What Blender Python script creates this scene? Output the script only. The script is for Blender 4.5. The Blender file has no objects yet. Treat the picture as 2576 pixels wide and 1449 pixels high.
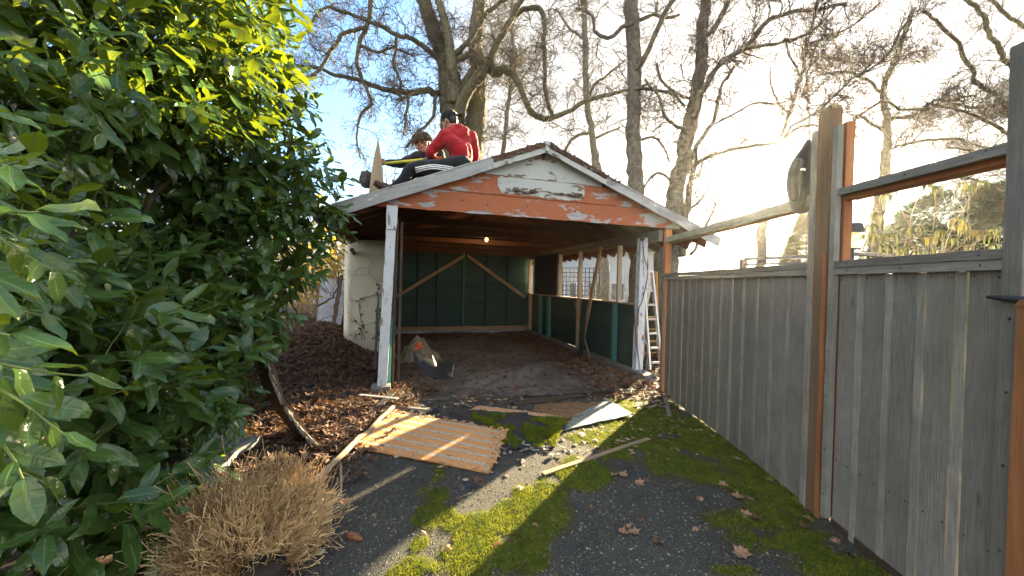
import bpy, math, random
import numpy as np
from mathutils import Vector, Matrix
rnd = random.Random(7)
rs = np.random.RandomState(11)
PI = math.pi
S = bpy.context.scene
C = S.collection

# ------------------------------------------------------------------ camera, sky, sun, exposure
CAM = np.array([0.0, 0.0, 1.55]); FPX = 930.0
_p, _r = math.radians(0.83), math.radians(1.3)
_F = np.array([0, math.cos(_p), -math.sin(_p)]); _u0 = np.array([0, math.sin(_p), math.cos(_p)]); _r0 = np.array([1.0, 0, 0])
_R = math.cos(_r)*_r0 + math.sin(_r)*_u0; _U = -math.sin(_r)*_r0 + math.cos(_r)*_u0
cd = bpy.data.cameras.new('camera'); cam = bpy.data.objects.new('camera', cd); C.objects.link(cam)
cd.lens = 13.0; cd.sensor_width = 36; cd.clip_end = 5000; cd.clip_start = 0.05
cam.matrix_world = Matrix(((_R[0], _U[0], -_F[0], 0), (_R[1], _U[1], -_F[1], 0), (_R[2], _U[2], -_F[2], 1.55), (0, 0, 0, 1)))
S.camera = cam
S.view_settings.view_transform = 'Standard'; S.view_settings.look = 'None'
S.view_settings.exposure = 3.42; S.view_settings.gamma = 1
S.cycles.use_denoising = True; S.cycles.max_bounces = 6; S.cycles.diffuse_bounces = 3; S.cycles.glossy_bounces = 2
S.cycles.transmission_bounces = 4; S.cycles.transparent_max_bounces = 6; S.cycles.caustics_reflective = False
SUN_AZ, SUN_EL = math.radians(33.5), math.radians(13.7)
sdir = Vector((math.sin(SUN_AZ)*math.cos(SUN_EL), math.cos(SUN_AZ)*math.cos(SUN_EL), math.sin(SUN_EL)))
W = bpy.data.worlds.new("World"); S.world = W; W.use_nodes = True
wt = W.node_tree; wt.nodes.clear()

def nd(t, typ, ins=None, **at):
    n = t.nodes.new(typ)
    for k, v in at.items(): setattr(n, k, v)
    for k, v in (ins or {}).items():
        s = n.inputs[k]
        if isinstance(v, bpy.types.NodeSocket): t.links.new(v, s)
        elif isinstance(v, (tuple, list)) and len(v) == 3 and s.type == 'RGBA': s.default_value = (*v, 1)
        else: s.default_value = v
    return n
def mth(t, op, a, b=0.0, clamp=False): return nd(t, 'ShaderNodeMath', {0: a, 1: b}, operation=op, use_clamp=clamp).outputs[0]
def mix(t, f, a, b, bt='MIX'):
    n = nd(t, 'ShaderNodeMix', None, data_type='RGBA', blend_type=bt)
    for s, v in ((n.inputs[0], f), (n.inputs[6], a), (n.inputs[7], b)):
        if isinstance(v, bpy.types.NodeSocket): t.links.new(v, s)
        elif isinstance(v, (tuple, list)): s.default_value = (*v, 1) if len(v) == 3 else v
        else: s.default_value = v
    return n.outputs[2]
def rng(t, v, a, b, c=0.0, d=1.0, smooth=True):
    return nd(t, 'ShaderNodeMapRange', {0: v, 1: a, 2: b, 3: c, 4: d}, interpolation_type='SMOOTHSTEP' if smooth else 'LINEAR').outputs[0]

sky = nd(wt, 'ShaderNodeTexSky', None, sky_type='NISHITA', sun_disc=False, sun_elevation=SUN_EL, sun_rotation=SUN_AZ, air_density=1.0, dust_density=1.2, ozone_density=1.5)
tc = nd(wt, 'ShaderNodeTexCoord')
dirv = tc.outputs['Generated']
dot = nd(wt, 'ShaderNodeVectorMath', {0: dirv, 1: tuple(sdir)}, operation='DOT_PRODUCT').outputs['Value']
mp = nd(wt, 'ShaderNodeMapping', {'Vector': dirv, 'Scale': (1.2, 1.2, 4.5)})
cn = nd(wt, 'ShaderNodeTexNoise', {'Vector': mp.outputs[0], 'Scale': 1.7, 'Detail': 6.0, 'Roughness': 0.55}).outputs[0]
sep = nd(wt, 'ShaderNodeSeparateXYZ', {0: dirv})
zf = rng(wt, sep.outputs[2], 0.13, 0.34, 0.36, 0.0)
prox = rng(wt, dot, 0.58, 0.90, 0.0, 0.62)
back = rng(wt, sep.outputs[1], 0.25, -0.25, 0.0, 0.30)  # cloud cover added out of view behind the camera to neutralise the fill light
cl = rng(wt, mth(wt, 'ADD', mth(wt, 'ADD', mth(wt, 'ADD', cn, zf), prox), back), 0.66, 0.92)
glow = mth(wt, 'POWER', mth(wt, 'MAXIMUM', dot, 0.0), 6.0)
glow2 = mth(wt, 'POWER', mth(wt, 'MAXIMUM', dot, 0.0), 60.0)
behind = mth(wt, 'ADD', rng(wt, sep.outputs[1], 0.15, -0.35, 0.0, 3.2), rng(wt, sep.outputs[2], 0.68, 0.92, 0.0, 2.6))   # brightness added to the unseen sky behind and overhead, as front fill
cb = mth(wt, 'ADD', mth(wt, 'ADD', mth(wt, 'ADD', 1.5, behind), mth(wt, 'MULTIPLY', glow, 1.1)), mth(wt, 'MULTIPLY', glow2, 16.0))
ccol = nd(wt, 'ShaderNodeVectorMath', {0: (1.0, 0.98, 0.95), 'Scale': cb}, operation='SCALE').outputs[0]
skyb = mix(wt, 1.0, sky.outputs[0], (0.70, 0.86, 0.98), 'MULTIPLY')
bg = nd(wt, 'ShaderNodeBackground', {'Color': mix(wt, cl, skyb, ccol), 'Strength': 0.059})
wo = nd(wt, 'ShaderNodeOutputWorld', {'Surface': bg.outputs[0]})
sl = bpy.data.lights.new('sun', 'SUN'); sl.energy = 5.0; sl.angle = math.radians(0.5); sl.color = (1.0, 0.80, 0.48)
so = bpy.data.objects.new('sun', sl); C.objects.link(so); so.rotation_euler = sdir.to_track_quat('Z', 'Y').to_euler()
so.location = (20, 30, 20)

# ------------------------------------------------------------------ helpers
def pix(px, py, Y):
    """a point of the place at distance Y that shows near picture point px,py"""
    r = _F*FPX + _R*(px-1288.0) - _U*(py-724.5)
    return CAM + r*(Y/r[1])
GY = math.radians(17.0); GU = np.array([math.cos(GY), math.sin(GY), 0]); GV = np.array([-math.sin(GY), math.cos(GY), 0]); G0 = np.array([-1.8, 5.4, 0.0])
def g(u, v, z=0.0): return G0 + GU*u + GV*v + np.array([0, 0, z])
def sst(x): x = np.clip(x, 0, 1); return x*x*(3-2*x)
def hsh(ix, iy, s): 
    v = np.sin(ix*127.1+iy*311.7+s*74.7)*43758.5453
    return v-np.floor(v)
def vn(x, y, s=0):
    x = np.asarray(x, float); y = np.asarray(y, float)
    ix, iy = np.floor(x), np.floor(y); fx, fy = x-ix, y-iy; fx = fx*fx*(3-2*fx); fy = fy*fy*(3-2*fy)
    a, b, c, d = hsh(ix, iy, s), hsh(ix+1, iy, s), hsh(ix, iy+1, s), hsh(ix+1, iy+1, s)
    return (a*(1-fx)+b*fx)*(1-fy)+(c*(1-fx)+d*fx)*fy
def fbm(x, y, s=0, o=4):
    r = 0; a = 0.5; t = 0
    for i in range(o): r = r+a*vn(np.asarray(x)*2**i, np.asarray(y)*2**i, s+i*3); t += a; a *= .5
    return r/t
def gz(x, y):
    x = np.asarray(x, float); y = np.asarray(y, float)
    u = (x-G0[0])*GU[0]+(y-G0[1])*GU[1]
    z = -0.15*sst((y-3.3)/3.0)
    z = z+0.50*sst((-0.1-u)/1.7)*sst((y-4.4)/3.0)+0.10*sst((-0.3-u)/1.0)*sst((y-3.6)/1.0)
    z = z+0.012*(fbm(x*1.3, y*1.3, 5)-.5)
    return z
def gp(px, py, dz=0.0):
    r = _F*FPX + _R*(px-1288.0) - _U*(py-724.5); z = 0.0
    for _ in range(6):
        q = CAM + r*((z-CAM[2])/r[2]); z = float(gz(q[0], q[1]))
    return np.array([q[0], q[1], z+dz])

class MB:
    def __init__(s): s.v = []; s.f = {}; s.g = []; s.r = []; s.n = 0; s.order = []
    def add(s, v, f, gc=None, var=None, mi=0):
        v = np.asarray(v, float).reshape(-1, 3); f = np.asarray(f, np.int64); m = len(v)
        s.v.append(v)
        s.g.append(np.zeros((m, 3)) if gc is None else np.asarray(gc, float).reshape(-1, 3))
        if var is None: var = rnd.random()
        s.r.append(np.full(m, var) if np.isscalar(var) else np.asarray(var, float))
        s.order.append((f+s.n, mi)); s.n += m
    def build(s, name, mats, parent=None, smooth=False, origin=None, **props):
        if not s.v: return None
        V = np.concatenate(s.v); G = np.concatenate(s.g); R = np.concatenate(s.r)
        if parent is not None: o0 = np.array(ORG[parent.name])
        elif origin is not None: o0 = np.array(origin, float)
        else: o0 = np.array([V[:, 0].mean(), V[:, 1].mean(), V[:, 2].min()])
        me = bpy.data.meshes.new(name)
        me.vertices.add(len(V)); me.vertices.foreach_set('co', (V-o0).astype(np.float32).ravel())
        nf = sum(len(f) for f, _ in s.order); nl = sum(f.size for f, _ in s.order)
        me.loops.add(nl); me.polygons.add(nf)
        me.loops.foreach_set('vertex_index', np.concatenate([f.ravel() for f, _ in s.order]).astype(np.int32))
        lt = np.concatenate([np.full(len(f), f.shape[1]) for f, _ in s.order])
        me.polygons.foreach_set('loop_start', (np.cumsum(lt)-lt).astype(np.int32))
        me.polygons.foreach_set('material_index', np.concatenate([np.full(len(f), m) for f, m in s.order]).astype(np.int32))
        me.polygons.foreach_set('use_smooth', np.full(nf, smooth))
        a = me.attributes.new('gc', 'FLOAT_VECTOR', 'POINT'); a.data.foreach_set('vector', G.astype(np.float32).ravel())
        a = me.attributes.new('var', 'FLOAT', 'POINT'); a.data.foreach_set('value', R.astype(np.float32))
        me.update(); me.validate()
        for m in (mats if isinstance(mats, (list, tuple)) else [mats]): me.materials.append(m)
        o = bpy.data.objects.new(name, me); C.objects.link(o)
        if parent is not None: o.parent = parent
        else: o.location = o0
        ORG[o.name] = o0
        tag(o, **props)
        return o
ORG = {}
def tag(o, label=None, cat=None, group=None, kind=None):
    if label: o['label'] = label
    if cat: o['category'] = cat
    if group: o['group'] = group
    if kind: o['kind'] = kind
    return o
def thing(name, loc, label, cat, group=None):
    o = bpy.data.objects.new(name, None); C.objects.link(o); o.location = tuple(loc); o.empty_display_size = .1
    ORG[o.name] = np.array(loc, float)
    return tag(o, label, cat, group)
def unit(a): a = np.asarray(a, float); return a/(np.linalg.norm(a)+1e-12)

def beam(mb, p, q, w, t, side=(0, 0, 1), n=1, jit=0.0, mi=0, var=None, endcut=None, taper=None):
    """board from p to q; w along the given side direction, t across it"""
    p = np.asarray(p, float); q = np.asarray(q, float); d = unit(q-p); L = np.linalg.norm(q-p)
    s = np.asarray(side, float); s = unit(s-d*np.dot(s, d)); k = np.cross(d, s)
    n = max(1, n); T = np.linspace(0, 1, n+1); vs = []; gs = []; off = rs.rand(3)*20
    for i, a in enumerate(T):
        j = rs.randn(4)*jit if 0 <= i <= n else np.zeros(4); c = p+d*L*a + s*j[0]+k*j[1]*.6
        ww = w*(taper(a) if taper else 1)/2+j[2]*.5; tt = t/2
        for cs, ck in ((-1, -1), (1, -1), (1, 1), (-1, 1)):
            sh = (endcut[0]*cs*w/2 if (endcut and i == 0) else 0)+(endcut[1]*cs*w/2 if (endcut and i == n) else 0)
            vs.append(c+s*cs*ww+k*ck*tt+d*sh); gs.append(off+np.array([L*a+sh, cs*ww, ck*tt]))
    f = []
    for i in range(n):
        b = i*4
        for j in range(4): f.append((b+j, b+(j+1) % 4, b+4+(j+1) % 4, b+4+j))
    f.append((3, 2, 1, 0)); b = n*4; f.append((b, b+1, b+2, b+3))
    mb.add(vs, f, gs, var, mi)
def box(mb, c, sx, sy, sz, yaw=0.0, mi=0, var=None):
    c = np.asarray(c, float); u = np.array([math.cos(yaw), math.sin(yaw), 0])
    beam(mb, c-u*sx/2, c+u*sx/2, sz, sy, (0, 0, 1), 1, 0, mi, var)
def tube(mb, P, r, sides=6, mi=0, var=None, cap=True, rough=0.0):
    P = np.asarray(P, float); n = len(P); r = np.full(n, r) if np.isscalar(r) else np.asarray(r, float)
    T = np.gradient(P, axis=0); T /= np.linalg.norm(T, axis=1)[:, None]+1e-12
    m = np.abs(T.mean(0)); ref = np.zeros(3); ref[int(np.argmin(m))] = 1
    A = np.cross(T, ref); A /= np.linalg.norm(A, axis=1)[:, None]+1e-9; B = np.cross(T, A)
    th = np.arange(sides)*2*PI/sides
    rr = r[:, None]*np.ones(sides)
    if rough: rr = rr*(1+rough*(rs.rand(n, sides)-.5))
    V = P[:, None]+A[:, None]*(np.cos(th)*rr)[..., None]+B[:, None]*(np.sin(th)*rr)[..., None]
    L = np.concatenate([[0], np.cumsum(np.linalg.norm(np.diff(P, axis=0), axis=1))])
    off = rs.rand(3)*20
    Gc = np.stack([np.repeat(L, sides)+off[0], np.tile(np.cos(th), n)*np.repeat(r, sides)+off[1], np.tile(np.sin(th), n)*np.repeat(r, sides)+off[2]], 1)
    i = np.arange(n-1)[:, None]*sides; j = np.arange(sides)[None]; j2 = (j+1) % sides
    F = np.stack([i+j, i+sides+j, i+sides+j2, i+j2], -1).reshape(-1, 4)
    mb.add(V.reshape(-1, 3), F, Gc, var, mi)
    if cap and sides == 4:
        b = mb.n-n*sides; 
        mb.order.append((np.array([[b, b+1, b+2, b+3], [b+(n-1)*4+3, b+(n-1)*4+2, b+(n-1)*4+1, b+(n-1)*4]]), mi))
    elif cap and sides > 4:
        b = mb.n-n*sides; k = np.arange(1, sides-1)
        mb.order.append((np.stack([b+0*k, b+k, b+k+1], 1), mi)); e = b+(n-1)*sides
        mb.order.append((np.stack([e+0*k, e+k+1, e+k], 1), mi))
def ell(mb, c, r, rot=None, nu=14, nv=10, mi=0, var=None, bump=0.0):
    th = np.linspace(0, PI, nv+1); ph = np.arange(nu)*2*PI/nu
    X = np.stack([np.outer(np.sin(th), np.cos(ph)), np.outer(np.sin(th), np.sin(ph)), np.outer(np.cos(th), np.ones(nu))], -1).reshape(-1, 3)
    if bump: X = X*(1+bump*(fbm(X[:, 0]*2+X[:, 2]+c[0]*9, X[:, 1]*2-X[:, 2]+c[1]*7, 3)-.5))[:, None]
    V = X*np.asarray(r, float)
    if rot is not None: V = V@np.asarray(rot).T
    i = np.arange(nv)[:, None]*nu; j = np.arange(nu)[None]; j2 = (j+1) % nu
    F = np.stack([i+j, i+nu+j, i+nu+j2, i+j2], -1).reshape(-1, 4)
    mb.add(V+np.asarray(c), F, X*np.max(r), var, mi)
def grid(mb, X, Y, Z, gc=None, mi=0, var=0.5, mask=None):
    n, m = X.shape; V = np.stack([X, Y, Z], -1).reshape(-1, 3)
    i = np.arange(n-1)[:, None]*m; j = np.arange(m-1)[None]
    F = np.stack([i+j, i+j+1, i+m+j+1, i+m+j], -1).reshape(-1, 4)
    if mask is not None: F = F[mask.ravel()]
    mb.add(V, F, V if gc is None else gc, var, mi)
def slab(mb, fn, nu, nv, th, mi=0, var=0.5, gcf=None, keep=None):
    """a sheet with thickness; fn(a,b)->world point arrays, a,b in 0..1"""
    a, b = np.meshgrid(np.linspace(0, 1, nu), np.linspace(0, 1, nv), indexing='ij')
    P = fn(a, b); top = P.reshape(-1, 3); bot = top-np.array([0, 0, th])
    gc = gcf(a, b).reshape(-1, 3) if gcf else top
    N = len(top); V = np.concatenate([top, bot]); i = np.arange(nu-1)[:, None]*nv; j = np.arange(nv-1)[None]
    F = np.stack([i+j, i+nv+j, i+nv+j+1, i+j+1], -1).reshape(-1, 4)
    F = np.concatenate([F, F[:, ::-1]+N])
    rim = [k for k in range(nv)]+[r_*nv+nv-1 for r_ in range(1, nu)]+[(nu-1)*nv+k for k in range(nv-2, -1, -1)]+[r_*nv for r_ in range(nu-2, 0, -1)]
    rim = np.array(rim); r2 = np.roll(rim, -1)
    F = np.concatenate([F, np.stack([rim, r2, r2+N, rim+N], 1)])
    mb.add(V, F, np.concatenate([gc, gc]), var if np.isscalar(var) else np.concatenate([var.ravel()]*2), mi)

# ------------------------------------------------------------------ materials
def newmat(name):
    m = bpy.data.materials.new(name); m.use_nodes = True; m.node_tree.nodes.clear(); return m, m.node_tree
def out(t, sh, disp=None):
    o = nd(t, 'ShaderNodeOutputMaterial', {'Surface': sh})
def bump(t, h, s=0.4, d=0.01): return nd(t, 'ShaderNodeBump', {'Height': h, 'Strength': s, 'Distance': d}).outputs[0]
def att(t, n): return nd(t, 'ShaderNodeAttribute', None, attribute_name=n)
def noise(t, vec, sc, det=4.0, ro=0.55, dist=0.0): return nd(t, 'ShaderNodeTexNoise', {'Vector': vec, 'Scale': sc, 'Detail': det, 'Roughness': ro, 'Distortion': dist}).outputs[0]
def wood(name, ca, cb, cc=None, grain=1.0, soft=0, paint=None, paint2=None, rough=0.8, spec=0.25, knots=True, bstr=0.5):
    """paint = (colour, lo, hi, scale): share of surface left painted"""
    m, t = newmat(name); gc = att(t, 'gc').outputs['Vector']; var = att(t, 'var').outputs['Fac']
    mp = nd(t, 'ShaderNodeMapping', {'Vector': gc, 'Scale': (1.6*grain, 34*grain, 34*grain)}).outputs[0]
    n1 = noise(t, mp, 1.0, 5, .6, .6)
    if soft: n1 = mth(t, 'ADD', mth(t, 'MULTIPLY', noise(t, nd(t, 'ShaderNodeMapping', {'Vector': gc, 'Scale': (7, 120, 120)}).outputs[0], 1.0, 5, .65, .4), .55), mth(t, 'MULTIPLY', noise(t, gc, 5.0, 6, .65), .45))
    mp2 = nd(t, 'ShaderNodeMapping', {'Vector': gc, 'Scale': (1, 5, 5)}).outputs[0]
    n2 = noise(t, mp2, 1.3, 4, .55, .3); n3 = noise(t, nd(t, 'ShaderNodeMapping', {'Vector': gc, 'Scale': (6*grain, 150*grain, 150*grain)}).outputs[0], 1, 3)
    col = mix(t, rng(t, n1, .3, .7), ca, cb)
    col = mix(t, rng(t, n2, .45, .75, 0, .6 if soft else .75), col, cc or tuple(x*.55 for x in ca))
    if knots:
        vo = nd(t, 'ShaderNodeTexVoronoi', {'Vector': nd(t, 'ShaderNodeMapping', {'Vector': gc, 'Scale': (1.5, 5, 5)}).outputs[0], 'Scale': 1.0}).outputs['Distance']
        col = mix(t, rng(t, vo, .02, .09, .7, 0), col, tuple(x*.3 for x in ca))
    vv = nd(t, 'ShaderNodeMapRange', {0: var, 3: .72, 4: 1.25}).outputs[0]
    cx = nd(t, 'ShaderNodeCombineXYZ', {0: vv, 1: vv, 2: vv}).outputs[0]
    col = mix(t, 1.0, col, cx, 'MULTIPLY')
    col = mix(t, rng(t, n3, .5, .8, 0, .4), col, tuple(x*.4 for x in ca))
    hgt = mth(t, 'ADD', mth(t, 'MULTIPLY', n1, .6), mth(t, 'MULTIPLY', n3, .5))
    for pt in (paint, paint2):
        if pt:
            pc, lo, hi, sc = pt
            pv = nd(t, 'ShaderNodeMapping', {'Vector': gc, 'Scale': (1, 3.2, 3.2)}).outputs[0]
            pn = noise(t, pv, sc, 7, .62, .2); pm = rng(t, pn, lo, hi)
            pcol = mix(t, noise(t, gc, 9, 5), pc, tuple(x*.72 for x in pc)); pcol = mix(t, rng(t, n3, .5, .8, 0, .25), pcol, tuple(x*.5 for x in pc))
            col = mix(t, pm, col, pcol); hgt = mth(t, 'ADD', mth(t, 'MULTIPLY', hgt, mth(t, 'SUBTRACT', 1.0, mth(t, 'MULTIPLY', pm, .7))), mth(t, 'MULTIPLY', pm, .8))
    b = nd(t, 'ShaderNodeBsdfPrincipled', {'Base Color': col, 'Roughness': rough, 'Specular IOR Level': spec, 'Normal': bump(t, hgt, bstr, .006)})
    out(t, b.outputs[0]); return m
def plain(name, ca, cb=None, sc=6.0, rough=.8, spec=.25, metal=0.0, bs=.3, bd=.01, coord='Object', trans=0.0, sheen=0, det=5, third=None):
    m, t = newmat(name); vec = nd(t, 'ShaderNodeTexCoord').outputs[coord] if coord != 'gc' else att(t, 'gc').outputs['Vector']
    var = att(t, 'var').outputs['Fac']
    n = noise(t, vec, sc, det, .6); cb = cb or tuple(x*.6 for x in ca)
    col = mix(t, rng(t, n, .32, .68), ca, cb)
    if third: col = mix(t, rng(t, noise(t, vec, sc*2.7, det, .6), third[1], third[2]), col, third[0])
    vv = nd(t, 'ShaderNodeMapRange', {0: var, 3: .75, 4: 1.25}).outputs[0]
    col = mix(t, 1.0, col, nd(t, 'ShaderNodeCombineXYZ', {0: vv, 1: vv, 2: vv}).outputs[0], 'MULTIPLY')
    hn = noise(t, vec, sc*4, det, .6)
    ins = {'Base Color': col, 'Roughness': rough, 'Specular IOR Level': spec, 'Metallic': metal, 'Normal': bump(t, mth(t, 'ADD', n, mth(t, 'MULTIPLY', hn, .5)), bs, bd)}
    if sheen: ins['Sheen Weight'] = sheen
    b = nd(t, 'ShaderNodeBsdfPrincipled', ins).outputs[0]
    if trans:
        tr = nd(t, 'ShaderNodeBsdfTranslucent', {'Color': mix(t, 1.0, col, (1.3, 1.2, .8), 'MULTIPLY')}).outputs[0]
        b = nd(t, 'ShaderNodeMixShader', {0: trans, 1: b, 2: tr}).outputs[0]
    out(t, b); return m
def leafmat(name, ca, cb, cy, tcol, trans=.4, rough=.28, rib=(.22, .28, .08), spec=.5, coat=0.0):
    m, t = newmat(name); gc = att(t, 'gc').outputs['Vector']; var = att(t, 'var').outputs['Fac']
    s = nd(t, 'ShaderNodeSeparateXYZ', {0: gc}); sx = mth(t, 'ABSOLUTE', s.outputs[1])
    col = mix(t, rng(t, var, .1, .8), ca, cb); col = mix(t, rng(t, var, .90, .99), col, cy)
    # side veins
    vw = mth(t, 'SINE', mth(t, 'ADD', mth(t, 'MULTIPLY', s.outputs[0], 55.0), mth(t, 'MULTIPLY', sx, -9.0)))
    col = mix(t, rng(t, vw, .7, 1, 0, .12), col, tuple(min(1, x*1.6) for x in ca))
    vec = nd(t, 'ShaderNodeVectorMath', {0: gc, 1: (9, 9, 9)}, operation='MULTIPLY').outputs[0]
    col = mix(t, rng(t, noise(t, vec, .6, 3), .5, .8, 0, .5), col, cy if False else tuple(x*.6 for x in ca))
    ribm = rng(t, sx, .035, .09, 1, 0); col = mix(t, ribm, col, rib)
    geo = nd(t, 'ShaderNodeNewGeometry').outputs['Backfacing']
    col = mix(t, mth(t, 'MULTIPLY', geo, .45), col, tuple(min(1, x*1.7+.03) for x in cb))
    b = nd(t, 'ShaderNodeBsdfPrincipled', {'Base Color': col, 'Roughness': rough, 'Specular IOR Level': spec, 'Coat Weight': coat, 'Coat Roughness': .2, 'Normal': bump(t, mth(t, 'ADD', mth(t, 'MULTIPLY', vw, .12), ribm), .35, .004)}).outputs[0]
    tr = nd(t, 'ShaderNodeBsdfTranslucent', {'Color': mix(t, mth(t, 'MULTIPLY', ribm, .5), tcol, rib)}).outputs[0]
    out(t, nd(t, 'ShaderNodeMixShader', {0: trans, 1: b, 2: tr}).outputs[0]); return m

M = {}
M['cedar_grey'] = wood('weathered cedar', (.240, .226, .194), (.130, .124, .103), (.135, .142, .090), rough=.85, soft=1, bstr=.9)
M['cedar_grey_rail'] = wood('weathered rail wood', (.26, .245, .21), (.14, .134, .112), (.11, .11, .08), rough=.85, soft=1, bstr=.9)
M['cedar_orange'] = wood('fresh cedar', (.34, .145, .055), (.25, .10, .038), (.17, .08, .035), rough=.75)
M['cedar_brown'] = wood('brown cedar post', (.22, .135, .07), (.16, .10, .055), (.13, .12, .08), rough=.8)
M['timber'] = wood('bare framing timber', (.40, .30, .18), (.27, .19, .11), (.20, .14, .085))
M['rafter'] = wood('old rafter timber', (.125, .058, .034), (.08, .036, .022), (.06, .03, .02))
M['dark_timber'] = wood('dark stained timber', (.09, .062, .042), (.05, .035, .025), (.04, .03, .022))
M['white_paint'] = wood('peeling white paint', (.27, .26, .24), (.16, .155, .145), paint=((.60, .64, .67), .37, .43, 5.0))
M['grey_paint'] = wood('worn grey barge paint', (.30, .305, .295), (.20, .205, .20), paint=((.36, .37, .36), .46, .56, 2.0), paint2=((.60, .62, .60), .63, .655, 4.0))
M['orange_paint'] = wood('orange gable paint', (.36, .355, .35), (.26, .255, .255), paint=((.36, .115, .045), .445, .465, 1.45), paint2=None, rough=.65)
M['cream_paint'] = wood('cream gable paint', (.20, .12, .07), (.10, .06, .035), paint=((.45, .47, .42), .37, .42, 3.2), rough=.65)
M['rotten'] = wood('rotten barge wood', (.12, .07, .045), (.06, .036, .024), paint=((.5, .49, .44), .64, .67, 6.0), bstr=1.0)
M['green_wall'] = wood('green painted boards', (.032, .075, .066), (.022, .052, .048), (.02, .05, .05), rough=.7)
M['teal_wood'] = wood('teal painted stud', (.04, .19, .165), (.03, .14, .12), (.05, .12, .10), rough=.6)
M['navy'] = plain('navy panel', (.010, .012, .022), (.006, .007, .013), rough=.7)
M['concrete'] = plain('old concrete', (.17, .16, .145), (.10, .098, .09), 5, rough=.9, third=((.05, .045, .04), .55, .75))
M['stucco'] = plain('cream stucco', (.66, .60, .44), (.58, .53, .40), 4, rough=.9, third=((.42, .36, .24), .64, .78), bs=.5)
M['shingle'] = plain('mossy roof felt', (.06, .058, .055), (.035, .034, .033), 12, rough=.95, third=((.07, .09, .02), .52, .68))
M['tar'] = plain('tar paper', (.028, .030, .036), (.018, .019, .022), 10, rough=.6, spec=.4)
M['bark'] = plain('tree bark', (.135, .118, .075), (.065, .056, .037), 9, rough=.95, bs=.9, bd=.03, coord='gc', third=((.17, .17, .06), .50, .66))
M['bark_grey'] = plain('grey bark with lichen', (.16, .145, .112), (.08, .071, .055), 10, rough=.95, bs=.9, bd=.03, coord='gc', third=((.22, .215, .16), .58, .68))
M['twig'] = plain('twig bark', (.13, .10, .07), (.08, .062, .045), 9, rough=.9, coord='gc')
M['laurel'] = leafmat('laurel leaf', (.011, .037, .008), (.033, .080, .012), (.15, .13, .03), (.30, .38, .012), .24, .15, (.10, .15, .04))
M['laurel_wood'] = plain('laurel stem', (.12, .10, .07), (.05, .045, .03), 12, rough=.8, coord='gc')
M['drystem'] = plain('dry golden stems', (.74, .55, .27), (.30, .18, .09), 7, rough=.7, trans=.25)
M['deadleaf'] = plain('dead oak leaf', (.165, .092, .054), (.075, .042, .028), 7, rough=.75, trans=.18, third=((.30, .19, .12), .55, .72))
M['deadleaf_pale'] = plain('pale maple leaf', (.34, .21, .13), (.23, .125, .075), 9, rough=.7, trans=.15)
M['soil'] = plain('dark soil', (.055, .038, .027), (.028, .020, .015), 5, rough=.95, bs=.8, third=((.09, .055, .035), .5, .7))
M['moss'] = plain('moss', (.20, .225, .018), (.10, .135, .014), 8, rough=.9, trans=.40)
M['tin'] = plain('aluminium', (.62, .62, .60), (.5, .5, .49), 8, rough=.4, metal=.7, spec=.5)
M['ladder_rung'] = plain('ladder fibreglass', (.55, .30, .10), (.45, .26, .10), 8, rough=.5)
M['black_rubber'] = plain('black rubber', (.018, .018, .018), (.012, .012, .012), 8, rough=.5, spec=.4)
M['iron'] = plain('black iron', (.02, .02, .022), (.012, .012, .012), 8, rough=.45, spec=.5)
M['stone'] = plain('grey stone', (.24, .235, .22), (.15, .145, .135), 8, rough=.85)
M['burlap'] = plain('burlap sacking', (.25, .195, .125), (.16, .12, .075), 14, rough=.9)
M['ply'] = None

# asphalt with grit and moss stain (var = moss amount)
m, t = newmat('asphalt drive'); M['asphalt'] = m
ob = nd(t, 'ShaderNodeTexCoord').outputs['Object']; var = att(t, 'var').outputs['Fac']
vo = nd(t, 'ShaderNodeTexVoronoi', {'Vector': ob, 'Scale': 190.0}); vcol = nd(t, 'ShaderNodeSeparateColor', {0: vo.outputs['Color']}).outputs[0]
big = noise(t, ob, 1.6, 5); col = mix(t, rng(t, big, .3, .7), (.058, .056, .047), (.100, .095, .078))
col = mix(t, rng(t, vcol, 0, 1, 0, .65, False), col, (.135, .135, .125)); col = mix(t, rng(t, vcol, .972, .985), col, (.27, .26, .23))
col = mix(t, rng(t, noise(t, ob, 4.0, 6), .55, .7, 0, .6), col, (.035, .032, .027))
gn = noise(t, ob, 38, 5, .7); mcol = mix(t, rng(t, gn, .3, .7), (.085, .115, .016), (.165, .195, .02))
mcol = mix(t, rng(t, noise(t, ob, 7, 5), .5, .68), mcol, (.075, .065, .022))
col = mix(t, rng(t, mth(t, 'ADD', mth(t, 'MULTIPLY', var, 1.2), mth(t, 'MULTIPLY', gn, .5)), .25, .75, 0, .75), col, (.105, .098, .035))
mk = rng(t, mth(t, 'ADD', var, mth(t, 'MULTIPLY', mth(t, 'SUBTRACT', gn, .5), .9)), .38, .62)
col = mix(t, mk, col, mcol)
hh = mth(t, 'ADD', mth(t, 'ADD', mth(t, 'MULTIPLY', vo.outputs['Distance'], -1.0), mth(t, 'MULTIPLY', gn, .8)), mth(t, 'MULTIPLY', mk, 1.2))
out(t, nd(t, 'ShaderNodeBsdfPrincipled', {'Base Color': col, 'Roughness': .9, 'Specular IOR Level': .25, 'Normal': bump(t, hh, 1.0, .02)}).outputs[0])
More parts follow.
